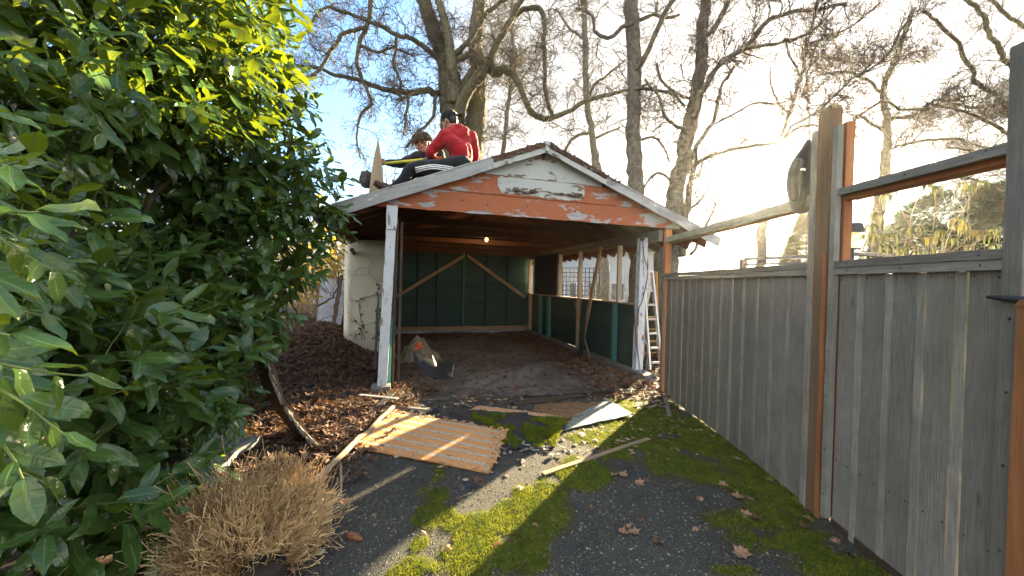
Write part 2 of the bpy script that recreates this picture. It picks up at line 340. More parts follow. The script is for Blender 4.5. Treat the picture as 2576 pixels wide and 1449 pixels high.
# garage floor: dusty dark concrete
m, t = newmat('garage floor concrete'); M['floor'] = m
ob = nd(t, 'ShaderNodeTexCoord').outputs['Object']
col = mix(t, rng(t, noise(t, ob, 1.1, 6, .6), .35, .62), (.052, .046, .040), (.115, .110, .102)); col = mix(t, rng(t, noise(t, ob, 6, 6), .5, .7), col, (.035, .028, .022))
col = mix(t, rng(t, noise(t, ob, 60, 3), .68, .74), col, (.30, .27, .22))
out(t, nd(t, 'ShaderNodeBsdfPrincipled', {'Base Color': col, 'Roughness': .75, 'Normal': bump(t, noise(t, ob, 25, 6), .5, .01)}).outputs[0])

# ------------------------------------------------------------------ ground
def axis_pts(lo, a, b, hi, step, growth=1.25):
    c = list(np.arange(a, b+1e-6, step)); s = step; x = a
    L = []
    while x > lo: s *= growth; x -= s; L.append(x)
    s = step; x = c[-1]; Rr = []
    while x < hi: s *= growth; x += s; Rr.append(x)
    return np.array(L[::-1]+c+Rr)
xs = axis_pts(-400, -6, 6, 400, .08); ys = axis_pts(-60, -1, 14, 600, .08)
X, Y = np.meshgrid(xs, ys, indexing='xy')
mb = MB(); grid(mb, X, Y, gz(X, Y)); mb.build('ground', M['soil'], origin=(0, 0, 0), kind='structure')

def drive_left(y): return -1.02-.28*np.clip((y-1.2)/2.4, -2, 1.5)+.10*(fbm(y*1.7, y*0+3, 9)-.5)
moss_px = [(1640, 1040, 70, 34), (1720, 1080, 90, 50), (1800, 1130, 90, 60), (1660, 1130, 60, 30), (1880, 1190, 110, 60), (1960, 1240, 90, 40), (1740, 1170, 80, 34), (1820, 1210, 70, 28), (1560, 1070, 50, 18), (1480, 1110, 50, 14), (1900, 1310, 90, 26), (1980, 1370, 110, 34), (2100, 1430, 120, 40), (1880, 1440, 80, 14),
              (1095, 1205, 26, 40), (1110, 1250, 24, 30), (1085, 1290, 34, 34), (1120, 1300, 24, 20), (1060, 1370, 22, 20), (1080, 1430, 60, 30), (1040, 1449, 50, 24), (1160, 1330, 40, 24), (1200, 1360, 60, 40), (1330, 1250, 30, 24), (1560, 1140, 30, 16), (1600, 1090, 40, 20), (1180, 1420, 90, 40), (1300, 1330, 50, 30), (1420, 1200, 30, 20), (1250, 1400, 90, 40), (1360, 1290, 60, 40), (1450, 1190, 60, 30), (1380, 1240, 40, 30), (1220, 1330, 50, 30), (1280, 1290, 40, 24), (1310, 1370, 50, 24), (1150, 1400, 60, 30), (1520, 1110, 50, 30), (1590, 1040, 50, 20), (1700, 1010, 60, 14)]
moss_blobs = []
for _x, _y, _w, _h in moss_px:
    _a = gp(_x, _y); _b = gp(_x+_w, _y); _c = gp(_x, _y-_h); moss_blobs.append((_a[0], _a[1], abs(_b[0]-_a[0])*1.75, abs(_c[1]-_a[1])*1.8))
def mossd(x, y):
    d = np.zeros_like(x)
    for bx, by, rx, ry in moss_blobs: d = np.maximum(d, 1-np.hypot((x-bx)/rx, (y-by)/ry))
    return np.clip(d*1.3-.08+1.9*(fbm(x*5.0, y*5.0, 21, 5)-.5)*np.clip(d*3, 0, 1)+.5*(fbm(x*2.2, y*2.2, 27)-.43), 0, 1)
dy = np.arange(.4, 5.35, .03); da = np.linspace(0, 1, 150)
Yd, A = np.meshgrid(dy, da, indexing='ij'); Xl = drive_left(Yd); Xd = Xl+(3.2-Xl)*A
mb = MB(); grid(mb, Xd, Yd, gz(Xd, Yd)+.006, var=mossd(Xd, Yd).ravel()); mb.build('driveway', M['asphalt'], origin=(0, 0, 0), kind='structure')
a, b = np.meshgrid(np.linspace(-.1, 4.5, 60), np.linspace(-.62, 6.7, 80), indexing='ij')
P = G0+a[..., None]*GU+b[..., None]*GV
mb = MB(); grid(mb, P[..., 0], P[..., 1], gz(P[..., 0], P[..., 1])+.012, var=.5); mb.build('garage_floor', M['floor'], origin=(0, 0, 0), kind='structure')

# moss fronds as tiny blades
def blades(N, xy, h, w, mat, name, **kw):
    n = len(xy); x, y = xy[:, 0], xy[:, 1]; z = gz(x, y)+.004+(.012*fbm(x*14, y*14, 61) if name == 'moss' else 0)
    an = rs.rand(n)*2*PI; hh = h*(.4+rs.rand(n)); ww = w*(.6+.8*rs.rand(n)); ln = hh*.8
    c = np.stack([x, y, z], 1); d = np.stack([np.cos(an), np.sin(an), 0*an], 1); lean = np.stack([rs.randn(n), rs.randn(n), 0*an], 1)*.45*hh[:, None]
    V = np.stack([c-d*ww[:, None], c+d*ww[:, None], c+lean+np.array([0, 0, 1])*hh[:, None]], 1).reshape(-1, 3)
    F = np.arange(3*n).reshape(-1, 3); mb = MB(); mb.add(V, F, V, np.repeat(rs.rand(n), 3)); return mb.build(name, mat, **kw)
pts = []
cand = np.stack([rs.uniform(-1.3, 2.7, 900000), rs.uniform(.9, 5.3, 900000)], 1)
dens = mossd(cand[:, 0], cand[:, 1]); near = np.clip(2.6/cand[:, 1], .5, 1.6)
keep = (rs.rand(len(cand)) < np.clip((dens-.30)*1.6, .004, .55)*near)
blades(0, cand[keep], .011, .0022, M['moss'], 'moss', label='bright green moss growing over the asphalt by the fence', cat='moss', kind='stuff')
print('moss', keep.sum())
# grit chips
def chips(xy, s, mat, name, flat=.5, zoff=.008, **kw):
    n = len(xy); z = gz(xy[:, 0], xy[:, 1])+zoff; c = np.stack([xy[:, 0], xy[:, 1], z], 1)
    T = np.array([[1, 0, 0], [0, 1, 0], [-1, 0, 0], [0, -1, 0], [0, 0, 1], [0, 0, -1]], float); F0 = np.array([[0, 1, 4], [1, 2, 4], [2, 3, 4], [3, 0, 4], [1, 0, 5], [2, 1, 5], [3, 2, 5], [0, 3, 5]])
    ss = s*(.35+rs.rand(n)**3*1.8); sc = np.stack([ss*(.6+rs.rand(n)), ss*(.5+rs.rand(n)*.8), ss*flat], 1)
    an = rs.rand(n)*2*PI; ca, sa = np.cos(an), np.sin(an)
    V = T[None]*sc[:, None]*(1+.5*(rs.rand(n, 6, 1)-.5)); Vx = V[..., 0]*ca[:, None]-V[..., 1]*sa[:, None]; Vy = V[..., 0]*sa[:, None]+V[..., 1]*ca[:, None]
    V = np.stack([Vx, Vy, V[..., 2]], -1)+c[:, None]
    F = (F0[None]+6*np.arange(n)[:, None, None]).reshape(-1, 3); mb = MB(); mb.add(V.reshape(-1, 3), F, V.reshape(-1, 3), np.repeat(rs.rand(n), 6)); return mb.build(name, mat, **kw)
cand = np.stack([rs.uniform(-1.4, 2.4, 60000), 1.0+4.2*rs.rand(60000)**1.5], 1)
chips(cand, .0042, plain('grit', (.17, .155, .125), (.07, .065, .055), 30, third=((.30, .27, .22), .60, .66)), 'grit', flat=.85, zoff=.004, label='fine pale grit scattered over the drive', cat='grit', kind='stuff')
cand = np.stack([rs.uniform(-1.7, 2.4, 1500), rs.uniform(3.3, 6.4, 1500)], 1)
chips(cand, .014, plain('wood chips', (.36, .25, .15), (.15, .10, .06), 20), 'wood_chips', flat=.25, zoff=.014, label='splintered wood chips strewn in front of the garage', cat='debris', kind='stuff')

cand = np.stack([rs.uniform(-1.3, 1.6, 9000), 1.0+1.9*rs.rand(9000)**1.4], 1)
chips(cand, .0062, plain('gravel', (.20, .18, .14), (.09, .085, .07), 30, third=((.25, .23, .19), .60, .66)), 'gravel', flat=.8, zoff=.003, label='loose gravel on the near part of the drive', cat='gravel', kind='stuff')
cand = np.concatenate([np.stack([rs.normal(-.1, .75, 420), rs.normal(4.35, .45, 420)], 1), np.stack([rs.normal(-1.45, .35, 160), rs.normal(4.2, .5, 160)], 1)])
chips(cand, .026, M['tar'], 'felt_crumbs', flat=.18, zoff=.016, label='torn black roofing crumbs scattered before the garage', cat='debris', kind='stuff')
cand = np.stack([rs.normal(-.3, .9, 500), rs.normal(4.3, .6, 500)], 1)
chips(cand, .02, M['timber'], 'board_splinters', flat=.2, zoff=.018, label='pale board splinters around the torn plywood', cat='debris', kind='stuff')
# leaves of the litter -------------------------------------------------
def lobed(k=9, seed=0, deep=.35):
    r = random.Random(seed); n = 2*k; th = [PI*.5+2*PI*i/n for i in range(n)]
    R = [(1.0 if i % 2 == 0 else 1-deep-r.random()*.25)*(.8+.4*r.random())*(1.15 if i == 0 else 1) for i in range(n)]
    V = [(0, 0, 0)]+[(R[i]*math.cos(th[i])*.8, R[i]*math.sin(th[i]), 0) for i in range(n)]
    V = np.array(V); V[:, 2] = .35*(V[:, 0]**2)*r.choice([-1, 1])+.3*(V[:, 1]**2)*r.choice([-1, 1])+.12*np.array([r.random() for _ in V])
    F = np.array([(0, 1+i, 1+(i+1) % n) for i in range(n)]); return V, F
def rotm(n, tilt):
    ax = rs.randn(n, 3)*np.array([1, 1, .0]); ax /= np.linalg.norm(ax, axis=1)[:, None]; an = rs.randn(n)*tilt; az = rs.rand(n)*2*PI
    K = np.zeros((n, 3, 3)); K[:, 0, 1] = -ax[:, 2]; K[:, 0, 2] = ax[:, 1]; K[:, 1, 0] = ax[:, 2]; K[:, 1, 2] = -ax[:, 0]; K[:, 2, 0] = -ax[:, 1]; K[:, 2, 1] = ax[:, 0]
    R = np.eye(3)+np.sin(an)[:, None, None]*K+(1-np.cos(an))[:, None, None]*(K@K)
    Z = np.zeros((n, 3, 3)); Z[:, 0, 0] = np.cos(az); Z[:, 0, 1] = -np.sin(az); Z[:, 1, 0] = np.sin(az); Z[:, 1, 1] = np.cos(az); Z[:, 2, 2] = 1
    return R@Z
def litter(xy, size, zj, mats, name, tilt=.45, **kw):
    mb = MB(); tmpl = [lobed(4+i % 3, i, .35+.1*(i % 3)) for i in range(6)]; which = rs.randint(0, 6, len(xy))
    for k in range(6):
        p = xy[which == k]; n = len(p)
        if not n: continue
        V0, F0 = tmpl[k]; s = size*(.55+.8*rs.rand(n)); R = rotm(n, tilt)
        V = np.einsum('nij,vj->nvi', R, V0)*s[:, None, None]; z = gz(p[:, 0], p[:, 1])+.015+zj*rs.rand(n)
        V = V+np.stack([p[:, 0], p[:, 1], z], 1)[:, None]
        V[..., 2] = np.maximum(V[..., 2], gz(V[..., 0], V[..., 1])+.014)
        F = (F0[None]+len(V0)*np.arange(n)[:, None, None]).reshape(-1, 3)
        vr = rs.rand(n)**1.6; mb.add(V.reshape(-1, 3), F, np.tile(V0, (n, 1)), np.repeat(vr*1.0, len(V0)))
    return mb.build(name, mats, **kw)
def scat(n, fn, x0, x1, y0, y1):
    c = np.stack([rs.uniform(x0, x1, n), rs.uniform(y0, y1, n)], 1); k = rs.rand(n) < fn(c[:, 0], c[:, 1]); return c[k]
def uv(x, y): return (x-G0[0])*GU[0]+(y-G0[1])*GU[1], (x-G0[0])*GV[0]+(y-G0[1])*GV[1]
def f_left(x, y):
    u, v = uv(x, y); e = drive_left(np.minimum(y, 4.4))-x+.1
    d = sst((e+.15)/.3)*(y > 2.4)*sst((y-2.3)/.9)*(1-.65*(fbm(x*1.5, y*1.5, 44) > .62)); d = np.where(y > 4.3, np.maximum(d, sst((-u+.35)/.3)*.95), d)
    d = np.where((v > -.5) & (u > .15), 0, d); d = np.where(y < 4.25, d*sst((-1.46+.10*(y-2.5)/1.7-x)/.15)+.10*(d > .3), d)
    return d
c1 = scat(26000, f_left, -5.6, -1.1, 2.5, 9.6)
litter(c1, .058, .05, M['deadleaf'], 'leaf_litter', .55, label='deep brown leaf litter heaped left of the garage', cat='leaf litter', kind='stuff')
def f_gar(x, y):
    u, v = uv(x, y); d = sst((u-3.0+.5*(fbm(x*2, y*2, 8)-.5)+.15*v*0)/.6)*(v > -.45)*(v < 6.3)*(u < 4.32)
    d = np.maximum(d, sst((v-4.4)/.8)*(u > .2)*(u < 4.3)*(v < 6.4)*.8*(fbm(x*1.3, y*1.3, 3) > .42)); d = np.maximum(d, .085*(u > 0)*(u < 4.3)*(v > -.6)*(v < 6.4))
    d = np.maximum(d, sst((.9-u)/.5)*.55*(u > .05)*(v > -.5)*(v < 2.2)); return d
c2 = scat(24000, f_gar, -3.8, 2.9, 4.6, 13)
litter(c2, .050, .035, M['deadleaf'], 'garage_leaf_litter', .5, label='brown dead leaves drifted over the garage floor', cat='leaf litter', kind='stuff')
def f_right(x, y):
    u, v = uv(x, y); return np.where((u > 3.2) & (v < -.2) & (y > 5.3) & (x < 2.7), .7, np.where((u > 4.55) & (y > 5.2) & (x < 6) & (y < 11), .8, 0))
c3 = scat(9000, f_right, 1.0, 5.5, 5.0, 11)
litter(c3, .05, .04, M['deadleaf'], 'yard_leaf_litter', .5, label='rust coloured leaves by the ladder outside the garage', cat='leaf litter', kind='stuff')

# ------------------------------------------------------------------ garage
gar = thing('garage', G0, 'open fronted timber garage with orange and cream gable and peeling paint', 'garage')
RZ, EZ, RU, EL, ER, VB, VF = 3.82, 2.47, 2.36, -.93, 5.86, 7.0, -.14
def rz(u): return RZ-(RZ-EZ)*(RU-u)/(RU-EL) if u < RU else RZ-(RZ-EZ-.02)*(u-RU)/(ER-RU)
# roof deck + felt
for (ua, ub) in ((EL, RU), (RU, ER)):
    n = 14; mb = MB(); mt = MB()
    for i in range(n):
        a0, a1 = ua+(ub-ua)*i/n, ua+(ub-ua)*(i+1)/n; s = math.hypot(a1-a0, rz(a1)-rz(a0)); mu, mz = (a0+a1)/2, (rz(a0)+rz(a1))/2
        sd = unit(GU*(a1-a0)+np.array([0, 0, rz(a1)-rz(a0)]))
        beam(mb, g(mu, VF+.04, mz-.045), g(mu, VB, mz-.045), s*.995, .02, sd, 4, .0006)
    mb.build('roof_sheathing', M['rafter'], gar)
    if ub > RU:
        slab(mt, lambda a, b: np.array([[g(ua+(ub-ua)*x, VF+(VB-VF)*y, rz(ua+(ub-ua)*x)-.03+.018+.006*math.sin(41*x)*math.sin(17*y)) for x, y in zip(r1, r2)] for r1, r2 in zip(a, b)]), 30, 20, .016)
        mt.build('roof_felt', M['shingle'], gar)
    else:
        for (v0, v1) in ((2.2, VB),):
            slab(mt, lambda a, b: np.array([[g(ua+(ub-ua)*x, v0+(v1-v0)*y+.15*math.sin(9*x)*(1-y), rz(ua+(ub-ua)*x)-.03+.018+.01*math.sin(41*x)*math.sin(17*y)) for x, y in zip(r1, r2)] for r1, r2 in zip(a, b)]), 30, 16, .016)
        mt.build('roof_felt', M['shingle'], gar)
# rafters
for i in range(16):
    v = .12+i*.45
    for (ua, ub) in ((EL+.02, RU-.03), (ER-.02, RU+.03)):
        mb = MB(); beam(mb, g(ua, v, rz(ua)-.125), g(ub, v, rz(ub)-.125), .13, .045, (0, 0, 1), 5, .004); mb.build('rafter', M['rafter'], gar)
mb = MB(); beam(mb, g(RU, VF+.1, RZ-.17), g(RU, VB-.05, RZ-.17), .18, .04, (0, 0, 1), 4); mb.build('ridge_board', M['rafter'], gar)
for v in (1.5, 3.0, 4.6, 6.2):
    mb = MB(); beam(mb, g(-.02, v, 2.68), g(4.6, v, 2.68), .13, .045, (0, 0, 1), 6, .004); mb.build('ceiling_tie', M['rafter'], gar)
# gable cladding (three lap boards), front plane v=-.03
def gab(z): # u limits under the barge at height z
    lo = EL+(z+.15-EZ)*(RU-EL)/(RZ-EZ); hi = ER-(z+.15-EZ)*(ER-RU)/(RZ-EZ-.02); return lo, hi
def lapboard(z0, z1, mat, name, off, ulo=None, uhi=None, vf=0.0, hole=None, part_kw={}):
    n = 90; mb = MB(); us = np.linspace(gab(z0)[0] if ulo is None else ulo, gab(z0)[1] if uhi is None else uhi, n+1)
    o = rs.rand(3)*20; V = []; gc = []
    for u in us:
        lo, hi = gab(z0), gab(z1)
        zt = min(z1, rz(u)-.10) ; zt = max(zt, z0+.002)
        jb = .004*math.sin(u*9)+.002*math.sin(u*31)
        for (z, vv) in ((z0+jb, vf-.030), (zt, vf-.012), (zt, vf+.01), (z0+jb, vf+.01)):
            V.append(g(u, vv, z)); gc.append(o+np.array([u, z, 0]))
    F = []
    for i in range(n):
        b = i*4
        for j in range(4): F.append((b+j, b+4+j, b+4+(j+1) % 4, b+(j+1) % 4))
    F.append((0, 1, 2, 3)); F.append((n*4+3, n*4+2, n*4+1, n*4))
    mb.add(V, F, gc, .6); return mb.build(name, mat, gar)
lapboard(2.61, 2.93, M['orange_paint'], 'gable_board', 0)
lapboard(2.93, 3.235, M['orange_paint'], 'gable_board', 0)
lapboard(3.235, 3.68, M['cream_paint'], 'gable_board', 0, part_kw={})
# cream patch across the middle board
def patch(mb, u0, u1, z0, z1, vf, seed, mat):
    n = 60; 
    us = np.linspace(u0, u1, n+1); V = []; gc = []
    for k, u in enumerate(us):
        e = .03*(vn(k*.35, seed, 3)-.5)+.02*(vn(k*1.1, seed, 4)-.5); ed = min(k, n-k)/n
        za = z0+e+max(0, .05-ed)*2.4+.02; zb = z1-max(0, .03-ed)*1.5
        V += [g(u, vf, za), g(u, vf+.013, zb)]; gc += [(u, za, 0), (u, zb, 0)]
    F = [(2*i, 2*i+2, 2*i+3, 2*i+1) for i in range(n)]; mb.add(V, F, gc, .6)
mb = MB(); patch(mb, 1.60, 3.12, 2.935, 3.232, -.0345, 2, 0); mb.build('cream_patch', M['cream_paint'], gar, label='cream patch with a rotten split across the middle gable board')
# rot scar: peeling slivers
mb = MB()
for i in range(46):
    u = 1.72+rs.rand()*1.25; z = 3.03+.012*math.sin(u*9)+rs.randn()*.018; l = .05+.13*rs.rand()
    beam(mb, g(u, -.044-.02*rs.rand(), z), g(u+l, -.048-.02*rs.rand(), z+rs.randn()*.012), .008+.012*rs.rand(), .004, (0, 0, 1), 3, .004)
mb.build('peeling_splinters', M['rotten'], gar)
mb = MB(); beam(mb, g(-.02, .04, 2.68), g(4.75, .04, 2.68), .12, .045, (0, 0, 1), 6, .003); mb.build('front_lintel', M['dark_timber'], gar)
for uu in (1.05, 1.45, 2.1, 2.95, 3.35, 3.8, 4.3):
    mb = MB(); ell(mb, g(uu, -.028, 2.77+.02*rs.randn()), (.018, .006, .016), nu=8, nv=6); mb.build('bolt', M['concrete'], gar)
# barge boards
def barge(ua, ub, mat, name, w=.235, vf=VF-.012, drop=0.0, th=.03, n=10, jit=.0015):
    mb = MB(); sd = unit(GU*(ub-ua)+np.array([0, 0, rz(ub)-rz(ua)])); up = np.array([0, 0, 1.0]); nr = up-sd*np.dot(up, sd)
    beam(mb, g(ua, vf, rz(ua)-w*.54-drop), g(ub, vf, rz(ub)-w*.54-drop), w, th, nr, n, jit); return mb.build(name, mat, gar)
barge(EL-.04, 1.50, M['grey_paint'], 'barge_board', .165)
barge(3.45, ER+.04, M['grey_paint'], 'barge_board', .165)
barge(1.50, RU-.02, M['cream_paint'], 'barge_board', .085, drop=.085)
barge(RU+.02, 3.45, M['cream_paint'], 'barge_board', .085, drop=.085)
barge(1.50, RU-.08, M['rotten'], 'rotten_barge_edge', .075, vf=VF-.03, n=26, jit=.008)
barge(RU+.08, 3.45, M['rotten'], 'rotten_barge_edge', .075, vf=VF-.03, n=26, jit=.008)
mb = MB(); beam(mb, g(RU, VF-.050, RZ-.01), g(RU, VF-.050, RZ-.17), .09, .016, GU, 5, .003, taper=lambda a: 1.0-.35*a); mb.build('peak_cap', M['cream_paint'], gar)
for (ua, ub, mm) in ((EL-.04, 1.45, 'cream_paint'), (1.45, RU+.04, 'rotten'), (RU-.04, ER+.04, 'grey_paint')):   # top edge strip
    mb = MB(); beam(mb, g(ua, VF+.03, rz(ua)+.008), g(ub, VF+.03, rz(ub)+.008), .13, .014, GV, 16, .003); mb.build('roof_edge_strip', M[mm], gar)
mb = MB()
for i in range(260):   # rotten felt and bark-like crumbs on the verge
    u = 1.5+rs.rand()*2.2; z = rz(u)+.0; l = .02+.05*rs.rand()
    beam(mb, g(u, VF-.06+.10*rs.rand(), z-.0-.07*rs.rand()), g(u+l*rs.randn(), VF-.07+.1*rs.rand(), z-.0-.07*rs.rand()), .012+.02*rs.rand(), .008, (0, 0, 1), 2, .004)
mb.build('rotten_crumbs', M['rotten'], gar)
# posts
def post(name, b, tp, w, t, mat, n=14, **kw):
    mb = MB(); beam(mb, b, tp, w, t, GU, n, .002); return mb.build(name, mat, gar, **kw)
post('post', g(-.07, 0, -.02), g(.02, 0, 2.30), .135, .13, M['white_paint'], label='white post with flaking paint left of the opening')
mb = MB(); beam(mb, g(.025, -.01, 2.28), g(.03, -.01, 2.62), .15, .15, GU, 3, .002, taper=lambda a: 1.0 if a > .3 else .86); mb.build('post_cap', M['white_paint'], gar)
mb = MB(); box(mb, g(-.08, -.02, -.08), .26, .24, .2, GY); mb.build('concrete_footing', M['concrete'], gar)
post('jamb_board', g(.05, .16, -.05), g(.09, .16, 2.45), .07, .09, M['dark_timber'])
post('jamb_board', g(.02, .075, .0), g(.035, .075, 1.0), .05, .012, M['teal_wood'])
post('jamb_board', g(.16, .3, -.05), g(.17, .3, 2.45), .04, .09, M['dark_timber'])
mb = MB(); beam(mb, g(-.17, .02, .25), g(-.14, .02, 1.35), .035, .02, GU, 8, .004); mb.build('black_edge_strip', M['iron'], gar)
post('post', g(4.52, .33, -.05), g(4.54, .30, 2.45), .15, .12, M['white_paint'], label='white post with the cables right of the opening')
# plates
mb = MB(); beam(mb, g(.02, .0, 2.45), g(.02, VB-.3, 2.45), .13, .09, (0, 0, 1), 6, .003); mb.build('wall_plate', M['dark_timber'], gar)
mb = MB(); beam(mb, g(4.66, -.06, 2.46), g(4.58, VB-.3, 2.46), .2, .09, (0, 0, 1), 8, .003); mb.build('wall_plate', wood('grey plate beam', (.22, .19, .155), (.13, .11, .09), (.09, .07, .055)), gar)
mb = MB(); beam(mb, g(4.72, -.085, 2.46), g(4.84, -.085, 2.46), .21, .02, (0, 0, 1), 1, 0); mb.build('beam_end', M['white_paint'], gar)
# left wall, dark green boards inside
mb = MB()
for i in range(9):
    z = -.1+i*.29; beam(mb, g(.0, .35, z+.14), g(.0, 6.6, z+.14), .295, .022, (0, 0, 1), 3, .001)
mb.build('left_wall_boards', M['green_wall'], gar)
# back wall
mb = MB()
for i in range(10):
    z = -.02+i*.265; beam(mb, g(-.02, 6.66, z+.13), g(4.6, 6.66, z+.13), .272 if i not in (2, 4) else .2635, .02, (0, 0, 1), 8, .002)
mb.build('back_wall_boards', M['green_wall'], gar)
for u in (.75, 1.35, 2.2, 2.22+.76, 3.75):
    mb = MB(); beam(mb, g(u, 6.60, .02), g(u, 6.60, 2.55), .05, .09, GU, 3, .002); mb.build('wall_stud', M['green_wall'] if u != 2.2 else M['teal_wood'], gar)
mb = MB(); beam(mb, g(.08, 6.53, 1.02), g(2.22, 6.53, 2.42), .10, .03, (0, 0, 1), 6, .003, endcut=(.2, .9)); mb.build('diagonal_brace', M['timber'], gar)
mb = MB(); beam(mb, g(2.30, 6.53, 2.42), g(4.35, 6.53, 1.05), .10, .03, (0, 0, 1), 6, .003, endcut=(-.8, .2)); mb.build('diagonal_brace', M['timber'], gar)
mb = MB(); beam(mb, g(-.02, 6.56, 0), g(4.5, 6.56, 0), .12, .13, (0, 0, 1), 6, .003); mb.build('sill_beam', M['timber'], gar)
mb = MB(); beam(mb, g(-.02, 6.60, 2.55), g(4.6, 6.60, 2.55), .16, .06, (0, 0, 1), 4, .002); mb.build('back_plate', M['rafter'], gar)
mb = MB(); pg = [(EL+.1, 2.5), (ER-.1, 2.5), (ER-.1, rz(ER-.1)-.055), (RU, RZ-.055), (EL+.1, rz(EL+.1)-.055)]   # back gable above the plate
V = [g(u, 6.69, z) for u, z in pg]+[g(u, 6.72, z) for u, z in pg]; mb.add(V, np.array([[0, 1, 2], [0, 2, 3], [0, 3, 4], [7, 6, 5], [8, 7, 5], [9, 8, 5]]), [(u, z, 0) for u, z in pg]*2, .5)
mb.build('back_gable_boards', M['dark_timber'], gar)
# right wall: curb, boards, sill, studs
mb = MB(); slab(mb, lambda a, b: np.stack([g(0, 0)[0]+GU[0]*(4.36+.26*b)+GV[0]*(-.1+6.85*a), g(0, 0)[1]+GU[1]*(4.36+.26*b)+GV[1]*(-.1+6.85*a), -.055+.012*np.sin(a*23)+.0*b], -1), 40, 4, .22)
mb.build('concrete_curb', M['concrete'], gar)
mb = MB()
for i in range(5):
    z = -.05+i*.243; beam(mb, g(4.54, .36, z+.12), g(4.54, 6.6, z+.12), .249, .022, (0, 0, 1), 10, .003)
mb.build('right_wall_boards', M['green_wall'], gar)
mb = MB(); beam(mb, g(4.51, .36, 1.185), g(4.51, 6.6, 1.185), .03, .13, (0, 0, 1), 8, .003); mb.build('window_sill', M['timber'], gar)
def st(v, z0, z1, mat, name='wall_stud', w=.05, d=.09, u=4.52, v2=None):
    mb = MB(); beam(mb, g(u, v, z0), g(u, v if v2 is None else v2, z1), d, w, GU, 5, .002); return mb.build(name, M[mat], gar)
cream = 'timber'
M['pale_timber'] = wood('pale planed timber', (.58, .49, .35), (.46, .38, .27), (.40, .33, .24))
for v in (1.02, 2.75, 3.95): st(v, 1.2, 2.37, 'pale_timber')
st(1.05, -.05, 1.17, 'teal_wood', w=.08, u=4.46); st(4.6, -.05, 1.17, 'teal_wood', w=.14, u=4.46); st(5.3, -.05, 1.17, 'teal_wood', w=.14, u=4.46)
st(2.65, -.05, 1.17, 'timber', u=4.46, w=.12); st(6.2, -.05, 1.17, 'timber', w=.14, u=4.44)
st(2.45, -.04, 2.40, 'timber', 'diagonal_brace', w=.10, d=.04, u=4.43, v2=1.62)
st(6.05, 1.2, 2.37, 'pale_timber', w=.07); st(6.5, 1.2, 2.37, 'pale_timber', w=.07)
mb = MB(); beam(mb, g(4.50, 4.10, 1.80), g(4.50, 5.95, 1.80), 1.26, .05, (0, 0, 1), 2, 0); mb.build('navy_panel', M['navy'], gar, label='dark navy panel filling the far window bay')
# electric cables on the right post and beam
def cable(pts, r, mat, name, parent, n=40):
    P = np.array(pts, float); tt = np.linspace(0, len(P)-1, n); i = np.clip(tt.astype(int), 0, len(P)-2); f = (tt-i)[:, None]
    Pm = np.concatenate([[2*P[0]-P[1]], P, [2*P[-1]-P[-2]]]); a, b, c, d = Pm[i], Pm[i+1], Pm[i+2], Pm[i+3]
    Q = .5*((2*b)+(c-a)*f+(2*a-5*b+4*c-d)*f**2+(-a+3*b-3*c+d)*f**3)
    if mat is None: return Q
    mb = MB(); tube(mb, Q, r, 6); return mb.build(name, mat, parent, smooth=True)
cable([g(4.56, 5, 2.40), g(4.55, 3, 2.44), g(4.50, 1.2, 2.50), g(4.48, .35, 2.53), g(4.47, .22, 2.45), g(4.52, .22, 2.1), g(4.60, .2, 1.8), g(4.50, .2, 1.3), g(4.42, .2, 1.1), g(4.42, .2, .8)], .009, M['black_rubber'], 'electric_cable', gar, 70)
cable([g(4.44, .24, 2.4), g(4.43, .24, 1.8), g(4.41, .22, 1.0), g(4.42, .2, .4), g(4.46, .15, -.1)], .013, plain('grey conduit', (.22, .24, .28), None, 9, rough=.5), 'electric_conduit', gar)
cable([g(4.38, .26, 1.0), g(4.40, .24, .6), g(4.44, .2, .2), g(4.47, .16, -.12)], .011, plain('copper pipe', (.30, .10, .05), None, 9, rough=.5), 'copper_pipe', gar)
mb = MB(); ell(mb, g(4.47, .22, 2.44), (.05, .05, .06), nu=10, nv=8); mb.build('junction_box', M['dark_timber'], gar)
# light bulb
bp = pix(1224, 603, 9.6); fx = MB(); box(fx, bp+np.array([0, 0, .125]), .22, .14, .02, GY); tube(fx, [bp+np.array([0, 0, .115]), bp+np.array([0, 0, .055])], [.035, .028], 10); fo = fx.build('lamp_holder', M['timber'], gar)
m, t = newmat('lit bulb glass'); out(t, nd(t, 'ShaderNodeEmission', {'Color': (1, .50, .16), 'Strength': .65}).outputs[0])
mb = MB(); ell(mb, bp, (.045, .045, .058)); mb.build('light_bulb', m, fo, smooth=True)
ld = bpy.data.lights.new('bulb_light', 'POINT'); ld.energy = 3.6; ld.color = (1, .55, .22); ld.shadow_soft_size = .06; lo = bpy.data.objects.new('bulb_light', ld); lo.location = tuple(bp-ORG[gar.name]+np.array([0, 0, -.12])); C.objects.link(lo); lo.parent = gar
# gutter stub under left eave
mb = MB(); tube(mb, [g(EL+.12, 2.7, 2.16), g(EL+.1, 3.1, 2.13)], .045, 8); mb.build('gutter_stub', M['iron'], gar)

